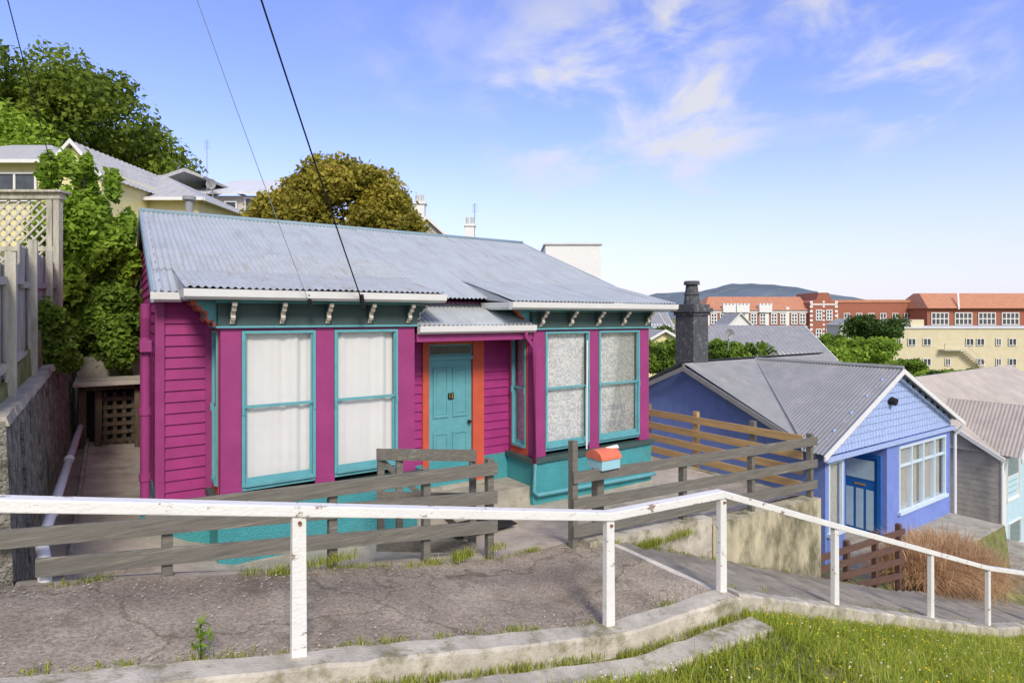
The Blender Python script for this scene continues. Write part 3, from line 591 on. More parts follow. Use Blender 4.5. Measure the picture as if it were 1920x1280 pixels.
# ------------------------------------------------------------ grass + weeds
gm=leaf_mat('grass_blades',(.12,.17,.02),(.5,.56,.07),.4,third=(.68,.6,.27))
def blades(name,P,h,wd,mat,kind='stuff',label=None,lean=.5,cat=None,seed=1,var=None):
    r=np.random.default_rng(seed); n=len(P); a=r.random(n)*6.283; H=h*(.5+r.random(n)); l=H*lean*r.normal(size=n)
    s=np.stack([np.cos(a),np.sin(a),np.zeros(n)],1)*wd; b=r.random(n)*6.283; D=np.stack([np.cos(b)*l,np.sin(b)*l,H],1)
    V=np.stack([P-s,P+s,P+D*.6*np.array([.7,.7,1.1])+s*.7,P+D*.6*np.array([.7,.7,1.1])-s*.7,P+D],1).reshape(-1,3)
    i=np.arange(n)*5; F=[(x,x+1,x+2,x+3) for x in i.tolist()]+[(x+3,x+2,x+4) for x in i.tolist()]
    me=bpy.data.meshes.new(name); me.from_pydata(V.tolist(),[],F); me.materials.append(mat); o=bpy.data.objects.new(name,me); col.objects.link(o)
    v=r.random(n) if var is None else var; setvar(o,np.repeat(v,5)); _props(o,label,cat,kind,None); return o
def clump_noise(u,v): return .5+.5*np.sin(1.7*u+2.3*np.sin(1.1*v))*np.sin(2.9*v+1.3*np.sin(2.2*u))
n=170000; uu=rng.uniform(2.2,16,n); vv=rng.uniform(.5,3.62,n)
edge=np.array([vc(x)-.52-.01*x for x in uu]); edge=np.where(uu>5.1,3.6,edge); k=vv<edge+rng.normal(0,.02,n); uu,vv=uu[k],vv[k]
X=CU*uu-SU*vv; Y=SU*uu+CU*vv; k=(Y>3)&(X/Y<1.05)&(X/Y>-.2); uu,vv,X,Y=uu[k],vv[k],X[k],Y[k]
cn=np.clip(.5*clump_noise(uu*1.5,vv*1.7)+.5*clump_noise(uu*4.3+1,vv*5.1)+.1*rng.normal(size=len(uu)),0,1); keep=rng.random(len(uu))<.15+1.1*cn; uu,vv,X,Y,cn=uu[keep],vv[keep],X[keep],Y[keep],cn[keep]
Z=np.array([T(u)-.16 for u in uu]); var=np.clip(.1+.45*cn+.55*rng.random(len(uu))-.05,0,1)
blades('grass',np.stack([X,Y,Z],1),.075,.0045,gm,var=var,seed=4,lean=.7)
k=rng.choice(len(uu),4000,replace=False); k=k[cn[k]>.55]; blades('tall_grass',np.stack([X[k],Y[k],Z[k]],1),.2,.003,gm,seed=9,lean=.4,var=.6+.4*rng.random(len(k)))
# broad leaved clover patches
k=rng.choice(len(uu),9000,replace=False); k=k[(cn[k]>.45)&(cn[k]<.75)]; n=len(k); r=np.random.default_rng(2)
Pc=np.stack([X[k],Y[k],Z[k]+.03+.06*r.random(n)],1); a=r.random(n)*6.283; s1=np.stack([np.cos(a),np.sin(a),.3*r.normal(size=n)],1)*.014; s2=np.stack([-np.sin(a),np.cos(a),.3*r.normal(size=n)],1)*.012
V=np.stack([Pc-s1,Pc-s2,Pc+s1,Pc+s2],1).reshape(-1,3); me=bpy.data.meshes.new('clover'); me.from_pydata(V.tolist(),[],np.arange(n*4).reshape(-1,4).tolist()); me.materials.append(lbr); o=bpy.data.objects.new('clover',me); col.objects.link(o); o['kind']='stuff'; setvar(o,np.repeat(.2+.6*r.random(n),4))
def tufts(cs,per,sp,h,seed,name='weeds',mat=gm):
    Ps=[]
    for (u,v,z) in cs:
        q=rng.normal(0,sp,(per,2)); 
        for a,b in q: x=W(u+a,v+b*.5); Ps.append((x[0],x[1],z))
    return blades(name,np.array(Ps),h,.0035,mat,seed=seed)
cs=[]
for k in range(32): u=random.uniform(-.8,9.5); cs.append((u,5.62+random.uniform(-.05,.03) if u<4.5 else 5.3,T(u)-.01))
for k in range(26): u=random.uniform(-.5,5.1); cs.append((u,vc(u)+random.uniform(.06,.10),T(u)-.02))
for k in range(46): u=random.uniform(.5,5.1); cs.append((u,vc(u)-.235,T(u)-.15))
for k in range(40): u=random.uniform(5.2,12); cs.append((u,3.86,T(u)-.05))
for k in range(30): u=random.uniform(5,12); cs.append((u,random.choice([5.28,3.9]),T(u)-.02))
tufts(cs,45,.06,.05,7)
cs=[(random.gauss(2.9,.3),5.6,T(2.9)) for _ in range(9)]+[(random.gauss(1.3,.25),5.58,T(1.3)) for _ in range(7)]+[(random.gauss(5.6,.5),5.25,-2.95) for _ in range(14)]
tufts(cs,60,.06,.08,8)
mb=MB().mat(conc)
for k in range(700):
    u=random.uniform(-1,5); v=random.choice([random.gauss(5.45,.12),vc(u)+abs(random.gauss(.1,.1)),random.uniform(vc(u)+.1,5.5)]); r=random.uniform(.004,.013); z=T(u)+.012
    if v>5.6: continue
    mb.add([(u-r,v,z),(u,v-r,z),(u+r,v,z),(u,v+r,z),(u,v,z+r)],[(0,1,4),(1,2,4),(2,3,4),(3,0,4)])
solo('gravel',mb,kind='stuff')
fy=pmat('yellow_petals',(.8,.62,.03),.1,5,.6,.1,20); fw=pmat('white_clover',(.75,.72,.62),.1,5,.7,.1,20)
mb=MB(); ids=rng.choice(len(uu),900,replace=False)
for i in ids:
    c=clump_noise(uu[i]*.8+2,vv[i]*.9); 
    if rng.random()>c+.15: continue
    mb.mat(fy if rng.random()<.6 else fw); r=.010; z=Z[i]+rng.uniform(.07,.13); x,y=X[i],Y[i]
    mb.add([(x-r,y,z),(x,y-r,z),(x+r,y,z),(x,y+r,z),(x,y,z+r),(x,y,z-r)],[(0,1,4),(1,2,4),(2,3,4),(3,0,4),(1,0,5),(2,1,5),(3,2,5),(0,3,5)])
solo('flowers',mb,kind='stuff',fr='W')
c0=W(.45,vc(.45)+.1)[:2]; zz=T(.45); b0=(c0[0],c0[1],zz)
e=thing('weed_plant','small leafy weed growing from the kerb edge','weed',b0,'W')
leafmesh('leaves',[((c0[0],c0[1],zz+.1),(.07,.07,.1)),((c0[0],c0[1],zz+.19),(.05,.05,.06))],70,.05,lmid,e,b0,3,shell=.2,aspect=.35)
mb=MB().mat(lmid).tube([b0,(c0[0],c0[1],zz+.22)],.005,6); part('stem',e,mb)
tm=leaf_mat('tussock_blades',(.42,.25,.13),(.8,.56,.34),.45,third=(.55,.55,.2))
for j,(u,v,s) in enumerate(((14.6,5.7,.95),(15.6,5.75,1.2),(16.7,5.8,1.25),(17.8,5.9,1.05))):
    n=4500; r=np.random.default_rng(j); x0,y0,_=W(u,v); z0=T(u)-.1
    a=r.random(n)*6.283; l=s*(.45+.75*r.random(n)); el=.35+1.1*r.random(n)
    D=np.stack([np.cos(a)*np.cos(el),np.sin(a)*np.cos(el),np.sin(el)],1); P0=np.stack([x0+.25*s*r.normal(size=n),y0+.25*s*r.normal(size=n),np.full(n,z0)],1)
    M=P0+D*l[:,None]*.6+np.array([0,0,.25*s]); E=P0+D*l[:,None]*1.1+np.array([0,0,-.12*s]); sd=np.stack([-np.sin(a),np.cos(a),0*a],1)*.007
    V=np.stack([P0-sd,P0+sd,M+sd,M-sd,E],1).reshape(-1,3)-np.array([x0,y0,z0]); i=(np.arange(n)*5).tolist()
    me=bpy.data.meshes.new('tussock_grass'); me.from_pydata(V.tolist(),[],[(q,q+1,q+2,q+3) for q in i]+[(q+3,q+2,q+4) for q in i]); me.materials.append(tm)
    o=bpy.data.objects.new('tussock_grass',me); col.objects.link(o); o.location=(x0,y0,z0); setvar(o,np.repeat(r.random(n)*.9,5)); _props(o,'russet ornamental tussock grass clump beside the steps','plant',None,'russet tussock clumps')
bf=thing('timber_fence','low dark brown timber fence stepping down the slope','fence',(11.8,5.5,-5))
for k in range(4):
    mb=MB().mat(brownt).beam((10.05,5.5,-4.22-.2*k),(13.5,5.5,-4.42-.30*k),.03,.12); part('board',bf,mb,bevel=.003)
for u in(10.2,11.3,12.4,13.4):
    mb=MB().mat(brownt).box(u-.05,u+.05,5.53,5.62,T(u)-.3,-4.1-.05*(u-10)); part('post',bf,mb,bevel=.003)
# ------------------------------------------------------------ blue house
bh=thing('blue_house','blue rendered cottage with shingled gable and grey iron roof','house',(18.3,10,-6.35))
mb=MB().mat(blue)
u0,u1,vf,vb=14.95,22.4,7.8,16.3; ze=-3.35; zr=-1.5; vr=12.1
mb.prism([(u0,vf+.1,-6.5),(u0,vb,-6.5),(u0,vb,ze),(u0,vr,zr-.08),(u0,8.3,ze),(u0,vf+.1,ze)],(.12,0,0))
mb.prism([(u1-.12,vf,-8.6),(u1-.12,vb,-8.6),(u1-.12,vb,ze),(u1-.12,vr,zr-.08),(u1-.12,vf,ze)],(.12,0,0))
mb.box(18.05,18.75,vf,vf+.12,-8.2,-3.3).box(22.0,22.39,vf,vf+.12,-8.2,-3.3).box(18.75,22.0,vf,vf+.12,-8.2,-5.7).box(18.75,22.0,vf,vf+.12,-3.75,-3.3)
mb.box(18.05,18.17,vf+.12,9.8,-7,-3.3).box(u0+.12,18.05,9.6,9.72,-6.6,-3.3).box(15.80,15.95,7.9,9.6,-6.5,-3.5).box(15.07,15.80,7.88,7.98,-6.5,-5.62).box(15.07,15.80,7.88,7.98,-3.7,-3.5)
part('wall',bh,mb)
gu0,gu1,gc,gvf=14.15,22.6,18.35,7.5; gh=(zr+.05)-(-3.33)
sl=gh/(gc-gu0)
mb=MB().mat(bluel); z=-3.45; row=0
while z<zr-.15:
    w=(zr-.1-z-.0)/sl; a=max(gc-w,14.6); b=min(gc+w,22.3); u=a+ (row%2)*.08
    while u<b-.05:
        ww=min(.17,b-u); mb.hexa([(u,7.72,z-.02),(u+ww-.014,7.72,z-.02+random.uniform(0,.014)),(u+ww-.014,7.76,z-.02),(u,7.76,z-.02),(u,7.755,z+.21),(u+ww-.014,7.755,z+.21),(u+ww-.014,7.775,z+.21),(u,7.775,z+.21)]); u+=.17
    z+=.19; row+=1
mb.mat(blue).prism([(14.6,7.765,-3.5),(22.3,7.765,-3.5),(22.3,7.765,-3.35),(gc,7.765,zr-.1),(14.6,7.765,-3.35)],(0,.03,0))
mb.mat(bluel).box(14.6,22.4,7.66,7.72,-3.62,-3.5)
part('shingled_gable',bh,mb)
roofB=MB().mat(roofg); tt=(zr-ze+.1)/(vr-7.9); c2=1/math.sqrt(1+tt*tt)
roofB.corr((0,7.9,ze-.05),(1,0,0),(0,1,tt),14.6,22.9,0,(vr-7.9)/c2,pitch=.1,amp=.014,spw=4)
roofB.corr((0,16.5,ze-.05),(1,0,0),(0,-1,tt),14.6,22.9,0,(vr+0-7.9)/c2*1.04,pitch=.1,amp=.014,spw=4)
sl2=(zr+.05+3.33)/(gc-gu0); c3=1/math.sqrt(1+sl2*sl2); LL=(gc-gu0)/c3
lo=lambda s:0 if s<8.05 else (s-8.05)*(gc-gu0)/(vr-8.05)/c3
roofB.corr((gu0,0,-3.33),(0,1,0),(1,0,sl2),gvf,vr,lo,LL,pitch=.1,amp=.014,spw=4)
roofB.corr((gu1+.0,0,-3.33),(0,1,0),(-1,0,sl2),gvf,vr,lo,LL,pitch=.1,amp=.014,spw=4)
rb=part('roof',bh,roofB,smooth=True)
for a,b,r_ in(((14.6,vr,zr+.0),(22.9,vr,zr+.0),.07),((gc,gvf,zr+.07),(gc,vr,zr+.05),.07),((gu0+.1,8.0,-3.28),(gc,vr,zr+.03),.05)): part('ridge_cap',rb,MB().mat(roofg).tube([a,b],r_,6))
beams('bargeboard',rb,white,[((gu0-.02,gvf-.02,-3.42),(gc,gvf-.02,zr-.03),.04,.13),((gu1+.02,gvf-.02,-3.42),(gc,gvf-.02,zr-.03),.04,.13)])
beams('bargeboard',rb,roofg,[((14.58,7.95,ze-.1),(14.58,vr,zr-.1),.04,.15),((14.58,16.4,ze-.1),(14.58,vr,zr-.1),.04,.15)])
mb=MB().mat(white).tube([(22.55,7.5,-3.5),(22.5,7.7,-3.8),(22.5,7.7,-6.8)],.045,8); part('downpipe',bh,mb)
def chimney(parent,u,v,zb,zt,w,m):
    mb=MB().mat(m); h=w/2; mb.box(u-h,u+h,v-h,v+h,zb,zt-1.1).box(u-h*1.12,u+h*1.12,v-h*1.12,v+h*1.12,zt-1.1,zt-1.0).box(u-h*1.3,u+h*1.3,v-h*1.3,v+h*1.3,zt-1.0,zt-.86).box(u-h*1.1,u+h*1.1,v-h*1.1,v+h*1.1,zt-.86,zt-.75)
    mb.tube([(u,v,zt-.75),(u,v,zt-.1)],[h*.72,h*.5],12).tube([(u,v,zt-.12),(u,v,zt)],[h*.72,h*.66],12).tube([(u,v,zt-.45),(u,v,zt-.38)],[h*.7,h*.66],12)
    part('chimney',parent,mb,bevel=.01)
Yc=18.9; cx=(1297-960)/1100*Yc; cu,cvv=UV(cx,Yc); chimney(bh,cu,cvv,-2.2,(594-527)/1100*Yc,.72,darkst)
fr=FRT(7.8)
def casement(parent,fr,a0,a1,z0,z1,nx,mf,top=.3,mc=curt):
    mb=MB().mat(mf); c=.07; mb.fbox(fr,a0,a1,-.05,.04,z1-c,z1).fbox(fr,a0-.05,a1+.05,-.05,.09,z0-.02,z0+c)
    zm=z1-(z1-z0)*top
    for i in range(nx+1):
        a=a0+(a1-a0-c)*i/nx; mb.fbox(fr,a,a+c,-.05,.03,z0+c,z1-c)
    mb.fbox(fr,a0+c,a1-c,-.05,.02,zm-.03,zm+.03)
    w=part('window',parent,mb); part('pane',w,MB().mat(glass).fbox(fr,a0+c,a1-c,-.03,-.026,z0+c,z1-c)); 
    mb=MB().mat(mc); n=nx*24; vs=[];fs=[]
    for i in range(n+1):
        a=a0+.02+(a1-a0-.04)*i/n
        for z in(z0,z1-.02): d=-.14+.025*math.sin(i*.9)+.015*math.sin(i*.37); vs.append((fr[0][0]+fr[1][0]*a+fr[2][0]*d,fr[0][1]+fr[1][1]*a+fr[2][1]*d,z))
    for i in range(n): fs.append((2*i,2*i+2,2*i+3,2*i+1))
    mb.add(vs,fs); part('curtain',w,mb,smooth=True)
casement(bh,fr,18.75,22.0,-5.7,-3.75,4,bluew)
casement(bh,FRT(7.9),15.07,15.80,-5.6,-3.7,1,bluew,.0001)
fr=LFT(18.05); mb=MB().mat(blued).fbox(fr,-9.08,-8.98,0,.06,-6.35,-3.95).fbox(fr,-8.04,-7.94,0,.06,-6.35,-3.95).fbox(fr,-8.98,-8.04,0,.06,-4.05,-3.95); part('door_frame',bh,mb)
mb=MB().mat(blued).fbox(fr,-8.98,-8.04,0,.03,-6.3,-4.05)
for i in range(3): mb.mat(pblue).fbox(fr,-8.90+i*.28,-8.70+i*.28,.03,.04,-6.15,-5.0)
mb.mat(pblue).fbox(fr,-8.9,-8.12,.03,.04,-4.7,-4.15)
d2=part('door',bh,mb); part('letter_slot',d2,MB().mat(brass).fbox(fr,-8.66,-8.36,.03,.045,-4.9,-4.84))
mb=MB().mat(conc).box(15.95,18.05,7.8,9.6,-6.6,-6.32); part('porch_floor',bh,mb)
mb=MB().mat(black).tube([(gc-.3,7.7,-2.35),(gc-.3,7.55,-2.38)],[.12,.1],10); part('security_light',bh,mb)
# ------------------------------------------------------------ third house
th=thing('grey_house','tan roofed house with concrete block side and pale blue gable','house',(28,9,-9.5))
tu=25.9; mb=MB().mat(block).prism([(tu,7.5,-10),(tu,15,-10),(tu,15,-5),(tu,11,-3.0),(tu,7.5,-4.9)],(.15,0,0)).mat(conc)
for k in range(24): mb.box(tu-.006,tu-.001,7.6,15,-9.9+.2*k,-9.885+.2*k)
part('side_wall',th,mb)
mb=MB().mat(pblue).boards((tu+.15,7.48),(29,7.48),(0,-1),-9.9,-4.6,ex=.2).prism([(tu+.15,7.5,-4.7),(28.7,7.5,-4.7),(27.3,7.5,-3.3)],(0,.1,0)).box(tu+.15,31,7.5,7.6,-10,-4.6).mat(white).box(tu-.02,tu+.2,7.4,7.5,-10,-4.7); part('front_wall',th,mb)
mb=MB().mat(roofb); s3=(2.25)/3.7; mb.corr((0,7.3,-4.95),(1,0,0),(0,1,s3),tu-.25,40,0,3.9/ math.cos(math.atan(s3)),pitch=.12,amp=.014,spw=4)
mb.corr((0,15.1,-4.95),(1,0,0),(0,-1,s3),tu-.25,40,0,3.9/ math.cos(math.atan(s3)),pitch=.12,amp=.014,spw=4)
sg=1.1; cg=math.cos(math.atan(sg)); mb.corr((tu-.15,0,-4.85),(0,1,0),(1,0,sg),6.9,9.6,0,1.5/cg,pitch=.12,amp=.014,spw=4)
mb.corr((28.75,0,-4.85),(0,1,0),(-1,0,sg),6.9,9.6,0,1.5/cg,pitch=.12,amp=.014,spw=4)
r3=part('roof',th,mb,smooth=True)
beams('bargeboard',r3,white,[((tu-.17,6.88,-4.95),(27.25,6.88,-3.25),.05,.18),((28.77,6.88,-4.95),(27.25,6.88,-3.25),.05,.18),((tu-.28,7.3,-5.02),(tu-.28,11.15,-2.7),.04,.16)])
fr=FRT(7.44); sash(th,fr,26.3,27.6,-6.6,-4.9,white,curt); sash(th,fr,26.5,27.8,-9.2,-7.4,white,curt)
mb=MB().mat(white).tube([(25.7,7.4,-5),(25.7,7.4,-9.6)],.05,8); part('downpipe',th,mb)
mb=MB().mat(conc).box(22.42,25.85,5.7,16,-10,-7.75); solo('paved_side_yard',mb,kind='structure')
mb=MB().mat(conc).box(13.6,22.42,6.4,7.9,-7.5,-6.33); solo('paved_front_yard',mb,kind='structure')
# ------------------------------------------------------------ generic far buildings
def gable(name,label,fr_,u0,u1,v0,v1,z0,ze,zr,ridge,wm,rm,oh=.3,cat='house',rot=0,pitch=.3):
    e=thing(name,label,cat,((u0+u1)/2,(v0+v1)/2,z0),fr_); mb=MB().mat(wm)
    cu_,cv_=(u0+u1)/2,(v0+v1)/2
    if ridge=='u': 
        mb.prism([(u0,v0,z0),(u0,v1,z0),(u0,v1,ze),(u0,cv_,zr-.1),(u0,v0,ze)],(u1-u0,0,0))
    else: mb.prism([(u0,v0,z0),(u1,v0,z0),(u1,v0,ze),(cu_,v0,zr-.1),(u0,v0,ze)],(0,v1-v0,0))
    part('wall',e,mb); mb=MB().mat(rm)
    if ridge=='u':
        h=(v1-v0)/2; s=(zr-ze)/h; L_=(h+oh)*math.hypot(1,s); zz=ze-oh*s
        mb.corr((0,v0-oh,zz),(1,0,0),(0,1,s),u0-oh,u1+oh,0,L_,pitch=pitch,amp=.02,spw=4).corr((0,v1+oh,zz),(1,0,0),(0,-1,s),u0-oh,u1+oh,0,L_,pitch=pitch,amp=.02,spw=4)
    else:
        h=(u1-u0)/2; s=(zr-ze)/h; L_=(h+oh)*math.hypot(1,s); zz=ze-oh*s
        mb.corr((u0-oh,0,zz),(0,1,0),(1,0,s),v0-oh,v1+oh,0,L_,pitch=pitch,amp=.02,spw=4).corr((u1+oh,0,zz),(0,1,0),(-1,0,s),v0-oh,v1+oh,0,L_,pitch=pitch,amp=.02,spw=4)
    r=part('roof',e,mb)
    if ridge=='v': beams('bargeboard',r,white,[((u0-oh,v0-oh-.03,zz-.05),(cu_,v0-oh-.03,zr-.02),.05,.18),((u1+oh,v0-oh-.03,zz-.05),(cu_,v0-oh-.03,zr-.02),.05,.18)])
    else:
        beams('bargeboard',r,white,[((u1+oh,v0-oh,zz-.05),(u1+oh,cv_,zr-.05),.05,.18),((u0-oh,v0-oh,zz-.05),(u0-oh,cv_,zr-.05),.05,.18)]); part('gutter',r,MB().mat(white).box(u0-oh,u1+oh,v0-oh-.08,v0-oh,zz-.12,zz))
    return e
def hip(name,label,x0,x1,y0,y1,z0,ze,zr,ra,rb_,wm,rm,oh=.4):
    e=thing(name,label,'house',((x0+x1)/2,(y0+y1)/2,z0),'W'); part('wall',e,MB().mat(wm).box(x0,x1,y0,y1,z0,ze)); ym=(y0+y1)/2
    mb=MB().mat(rm).add([(x0-oh,y0-oh,ze),(x1+oh,y0-oh,ze),(x1+oh,y1+oh,ze),(x0-oh,y1+oh,ze),(ra,ym,zr),(rb_,ym,zr)],[(0,1,5,4),(1,2,5),(2,3,4,5),(3,0,4),(3,2,1,0)]); r=part('roof',e,mb)
    part('gutter',r,MB().mat(white).box(x0-oh-.06,x1+oh+.06,y0-oh-.1,y0-oh-.002,ze-.12,ze+.02)); part('gutter',r,MB().mat(white).box(x1+oh+.002,x1+oh+.1,y0-oh,y1+oh,ze-.12,ze+.02)); return e
WM={}
def farwin(parent,x,y,z,w,h,nx=2,ny=2,fm=white,key=None,f=.08):
    k=(round(w,2),round(h,2),nx,ny,fm.name)
    if k not in WM:
        mb=MB().mat(glassd).box(0,w,-.02,.05,0,h).mat(fm)
        for i in range(nx+1): a=(w-f)*i/nx; mb.box(a,a+f,-.07,-.021,0,h)
        for j in range(ny+1): a=(h-f)*j/ny; mb.box(0.001,w-.001,-.085,-.071,a,a+f)
        me=bpy.data.meshes.new('window'); me.from_pydata(mb.v,[],mb.f)
        for m in mb.mats: me.materials.append(m)
        me.polygons.foreach_set('material_index',mb.m); WM[k]=me
    o=bpy.data.objects.new('window',WM[k]); col.objects.link(o); o.parent=parent; b=BASE[parent.name]; o.location=(x-b[0],y-b[1],z-b[2]); return o
roofm2=pmat('light_grey_roof_sheet',(.46,.46,.46),.14,2,.6,.1,20,dirt=(.33,.33,.32),dscale=1,dth=.5,dw=.2,stretch=(6,1,1))
yh=hip('yellow_house','pale yellow weatherboard house with grey hipped iron roof',-26,-18.4,24,30,-1,6.3,7.9,-23,-21.2,yellow,roofm2)
farwin(yh,-21.2,23.98,4.7,1.8,1.2,2,1)
y3=gable('yellow_house','yellow gabled house wing with white bargeboards','W',-18.2,-16.1,23,29,-1,5.7,6.85,'v',yellow,roofm2,.22)
yw=hip('yellow_house','lower yellow wing with grey corrugated roof',-18.5,-13.9,26,32,-1,5.2,7.0,-17.5,-17.2,yellow,roofm2)
wh=thing('beige_house','beige rendered house with pale low pitched roof','house',(-17,32,0),'W')
mb=MB().mat(beige).box(-17.2,-12.2,32.5,38.5,-1,6.7); part('wall',wh,mb)
mb=MB().mat(roofl); mb.hexa([(-18,32,6.7),(-11.9,32,6.7),(-11.9,39,8.6),(-18,39,8.6),(-18,32,6.85),(-11.9,32,6.85),(-11.9,39,9.1),(-18,39,9.1)]); mb.mat(roofm2).prism([(-20.6,31.3,6.9),(-17.5,31.3,7.95),(-16.4,31.3,7.5),(-16.5,31.3,7.4),(-17.5,31.3,7.75),(-20.5,31.3,6.7)],(0,5,0)); part('roof',wh,mb)
farwin(wh,-15.9,32.48,5.6,.7,.8,1,1); farwin(wh,-14.8,32.48,5.5,1.1,1.1,1,1); farwin(wh,-17.0,32.48,5.7,.5,.6,1,1)
def dish(parent_base,r,label):
    x,y,z=parent_base; e=thing('satellite_dish',label,'satellite dish',parent_base,'W'); mb=MB().mat(roofg); vs=[];fs=[]
    for i in range(4):
        rr=r*(i+.2)/3.2
        for k in range(14): t=2*math.pi*k/14; vs.append((x+rr*math.cos(t),y-.15-.25*(rr/r)**2*r,z+.4+rr*math.sin(t)))
    for i in range(3):
        for k in range(14): fs.append((i*14+k,i*14+(k+1)%14,(i+1)*14+(k+1)%14,(i+1)*14+k))
    fs.append(tuple(range(14))); mb.add(vs,fs); part('dish',e,mb); mb=MB().mat(roofg).tube([(x,y,z-.5),(x,y-.1,z+.4)],.03,6).tube([(x,y-.15,z+.3),(x,y-.6,z+.5)],.02,6); part('bracket',e,mb)
dish((-16.1,31.6,6.7),.28,'grey satellite dish on the pale roof'); dish((11.6,31.5,-1.3),.26,'small grey satellite dish on a house roof')
gable('grey_roof_house','house with wide grey iron roof','W',12.6,20.5,38,46,-9,-2.6,-.6,'u',beige,roofg,.4)
gable('grey_roof_house','grey roofed cottage among trees','W',8.6,12.2,40,46,-9,-1.9,-.9,'v',yellow,roofg,.3)
gable('white_house','white walled house glimpsed beyond the garden','W',12.5,16,62,68,-9,-.9,.4,'u',white,roofg,.3)
gable('white_house','small white house with slate roof in the distance','W',15,19.5,72,78,-9,-1.2,.6,'u',white,roofg,.3)
gable('white_house','white gabled building beside the chimney','W',33,37,90,96,-9,-1.4,.6,'v',white,roofg,.3)
mb=MB().mat(white).box(2.0,5.3,35,42,-3,4.3).mat(roofl).box(1.9,5.4,34.9,42.1,4.3,4.4); solo('white_building',mb,'plain white flat roofed building behind the iron roof','building',base=(3.5,38,-3),fr='W')
gable('beige_house','small gabled dormer behind the house roof','W',-4.9,-3.2,28,31,-2,4.0,4.75,'v',beige,roofg,.15)
for x,y0,Y,w in((787,366,30,.55),(881,408,32,.5)):
    X_=(x-960)/1100*Y; zt=(594-y0)/1100*Y; mb=MB().mat(white); h=w/2; mb.box(X_-h,X_+h,Y-h,Y+h,-2,zt-.5).box(X_-h*1.25,X_+h*1.25,Y-h*1.25,Y+h*1.25,zt-.5,zt-.38)
    mb.mat(beige).tube([(X_-.13,Y,zt-.38),(X_-.13,Y,zt)],.09,8).tube([(X_+.13,Y,zt-.38),(X_+.13,Y,zt)],.09,8); solo('chimney_stack',mb,'white rendered chimney stack with two clay pots','chimney',base=(X_,Y,-2),fr='W')
for x,y0,y1,Y in((890,381,415,32),(388,262,335,31)):
    X_=(x-960)/1100*Y; mb=MB().mat(roofg).tube([(X_,Y,(594-y1)/1100*Y-1),(X_,Y,(594-y0)/1100*Y)],.02,6)
    for k in range(4): z=(594-y0)/1100*Y-.1-.12*k; mb.tube([(X_-.16,Y,z),(X_+.16,Y,z)],.01,5)
    solo('television_aerial',mb,'thin metal television aerial on a rooftop','aerial',base=(X_,Y,0),fr='W')
s=thing('brick_school','two storey red brick school with white dressings and orange roof','school',(57,130,-8),'W')
mb=MB().mat(brick).box(43,65.5,130,140,-8,1.4).mat(white).box(43,65.6,129.9,130,-2.5,-2.0).box(43,65.6,129.85,130,.9,1.5)
for x in(43.4,47.5,52,56.5,61): mb.box(x-.35,x+.35,129.8,130,-8,2.2)
part('wall',s,mb)
mb=MB().mat(orroof).hexa([(42.5,129.5,1.5),(66,129.5,1.5),(66,141,1.5),(42.5,141,1.5),(45,134.5,4.6),(66,134.5,4.6),(66,136,4.6),(45,136,4.6)]); part('roof',s,mb)
mb=MB().mat(brick).prism([(65.6,129,-8),(71.5,129,-8),(71.5,129,3.2),(70.2,129,3.8),(69.6,129,5.4),(67.5,129,5.4),(66.9,129,3.8),(65.6,129,3.2)],(0,10,0)).mat(white)
for z in range(-7,4,1): mb.box(65.5,66.1,128.93,129,z,z+.5).box(71,71.6,128.93,129,z,z+.5).box(68.3,68.75,128.93,129,z+.1,z+.5)
mb.box(65.6,71.5,128.9,129,2.6,2.9).box(67.2,69.9,128.85,129,5.3,5.6); part('gable_bay',s,mb)
for x in(44,46,48.3,50.3,52.8,54.8,57.3,59.3,61.8,63.6):
    farwin(s,x,129.9,-1.6,1.4,2.4,2,3,f=.2); farwin(s,x,129.9,-6,1.4,2.6,2,3,f=.2)
for x in(66.7,69): farwin(s,x,128.9,-.8,1.4,2.4,2,3,f=.2); farwin(s,x,128.9,-5.2,1.4,2.6,2,3,f=.2)
for x in(48,51,56):
    mb=MB().mat(white).box(x-1.4,x+1.4,129.4,130.2,1.0,2.6)
    for k in range(4): mb.box(x-1.4+k*.8,x-1.0+k*.8,129.4,130.2,2.6,3.0)
    part('parapet',s,mb)
b2=thing('brick_building','modern red brick block with flat parapet and strip windows','building',(85,136,-8),'W')
mb=MB().mat(brick).box(72,94,136,150,-8,3.9).mat(orroof).box(71.9,94.1,135.8,136,3.3,3.95); part('wall',b2,mb)
for i in range(7): farwin(b2,74+2.8*i,135.9,-1.5,1.5,2.4,2,2,f=.15)
b3=thing('brick_building','long brick building with orange tiled roof and white windows','building',(108,132,-8),'W')
mb=MB().mat(brick).box(92,130,130,140,-8,1.9); part('wall',b3,mb)
mb=MB().mat(orroof).hexa([(91.5,129,1.9),(131,129,1.9),(131,141,1.9),(91.5,141,1.9),(93,134,5.4),(131,134,5.4),(131,136,5.4),(93,136,5.4)]); part('roof',b3,mb)
part('barge',b3,MB().mat(white).beam((98.2,128.9,1.9),(99.6,131,5.3),.3,.5))
for i in range(6): farwin(b3,92.8+5.2*i,129.9,-1.8,3.9,2.8,4,2,f=.2)
cb=thing('cream_building','long cream rendered flat roofed building with outside stair','building',(68,88,-9),'W')
mb=MB().mat(creamw).box(56,86,88,98,-9.2,-1.75).box(60.5,62.5,89,92,-1.8,-.4).mat(roofl).box(55.8,86.2,87.8,98.2,-1.75,-1.45); part('wall',cb,mb)
for i,x in enumerate((57.5,59.3,61.6,64.9,68.0,69.6,72.5,74.4,77.0,80,83)):
    for z in(-4.3,-7.3):
        if (i*7+int(-z))%5: farwin(cb,x,87.92,z,1.2 if i%3 else .8,1.1,2,1,f=.1)
mb=MB().mat(beige)
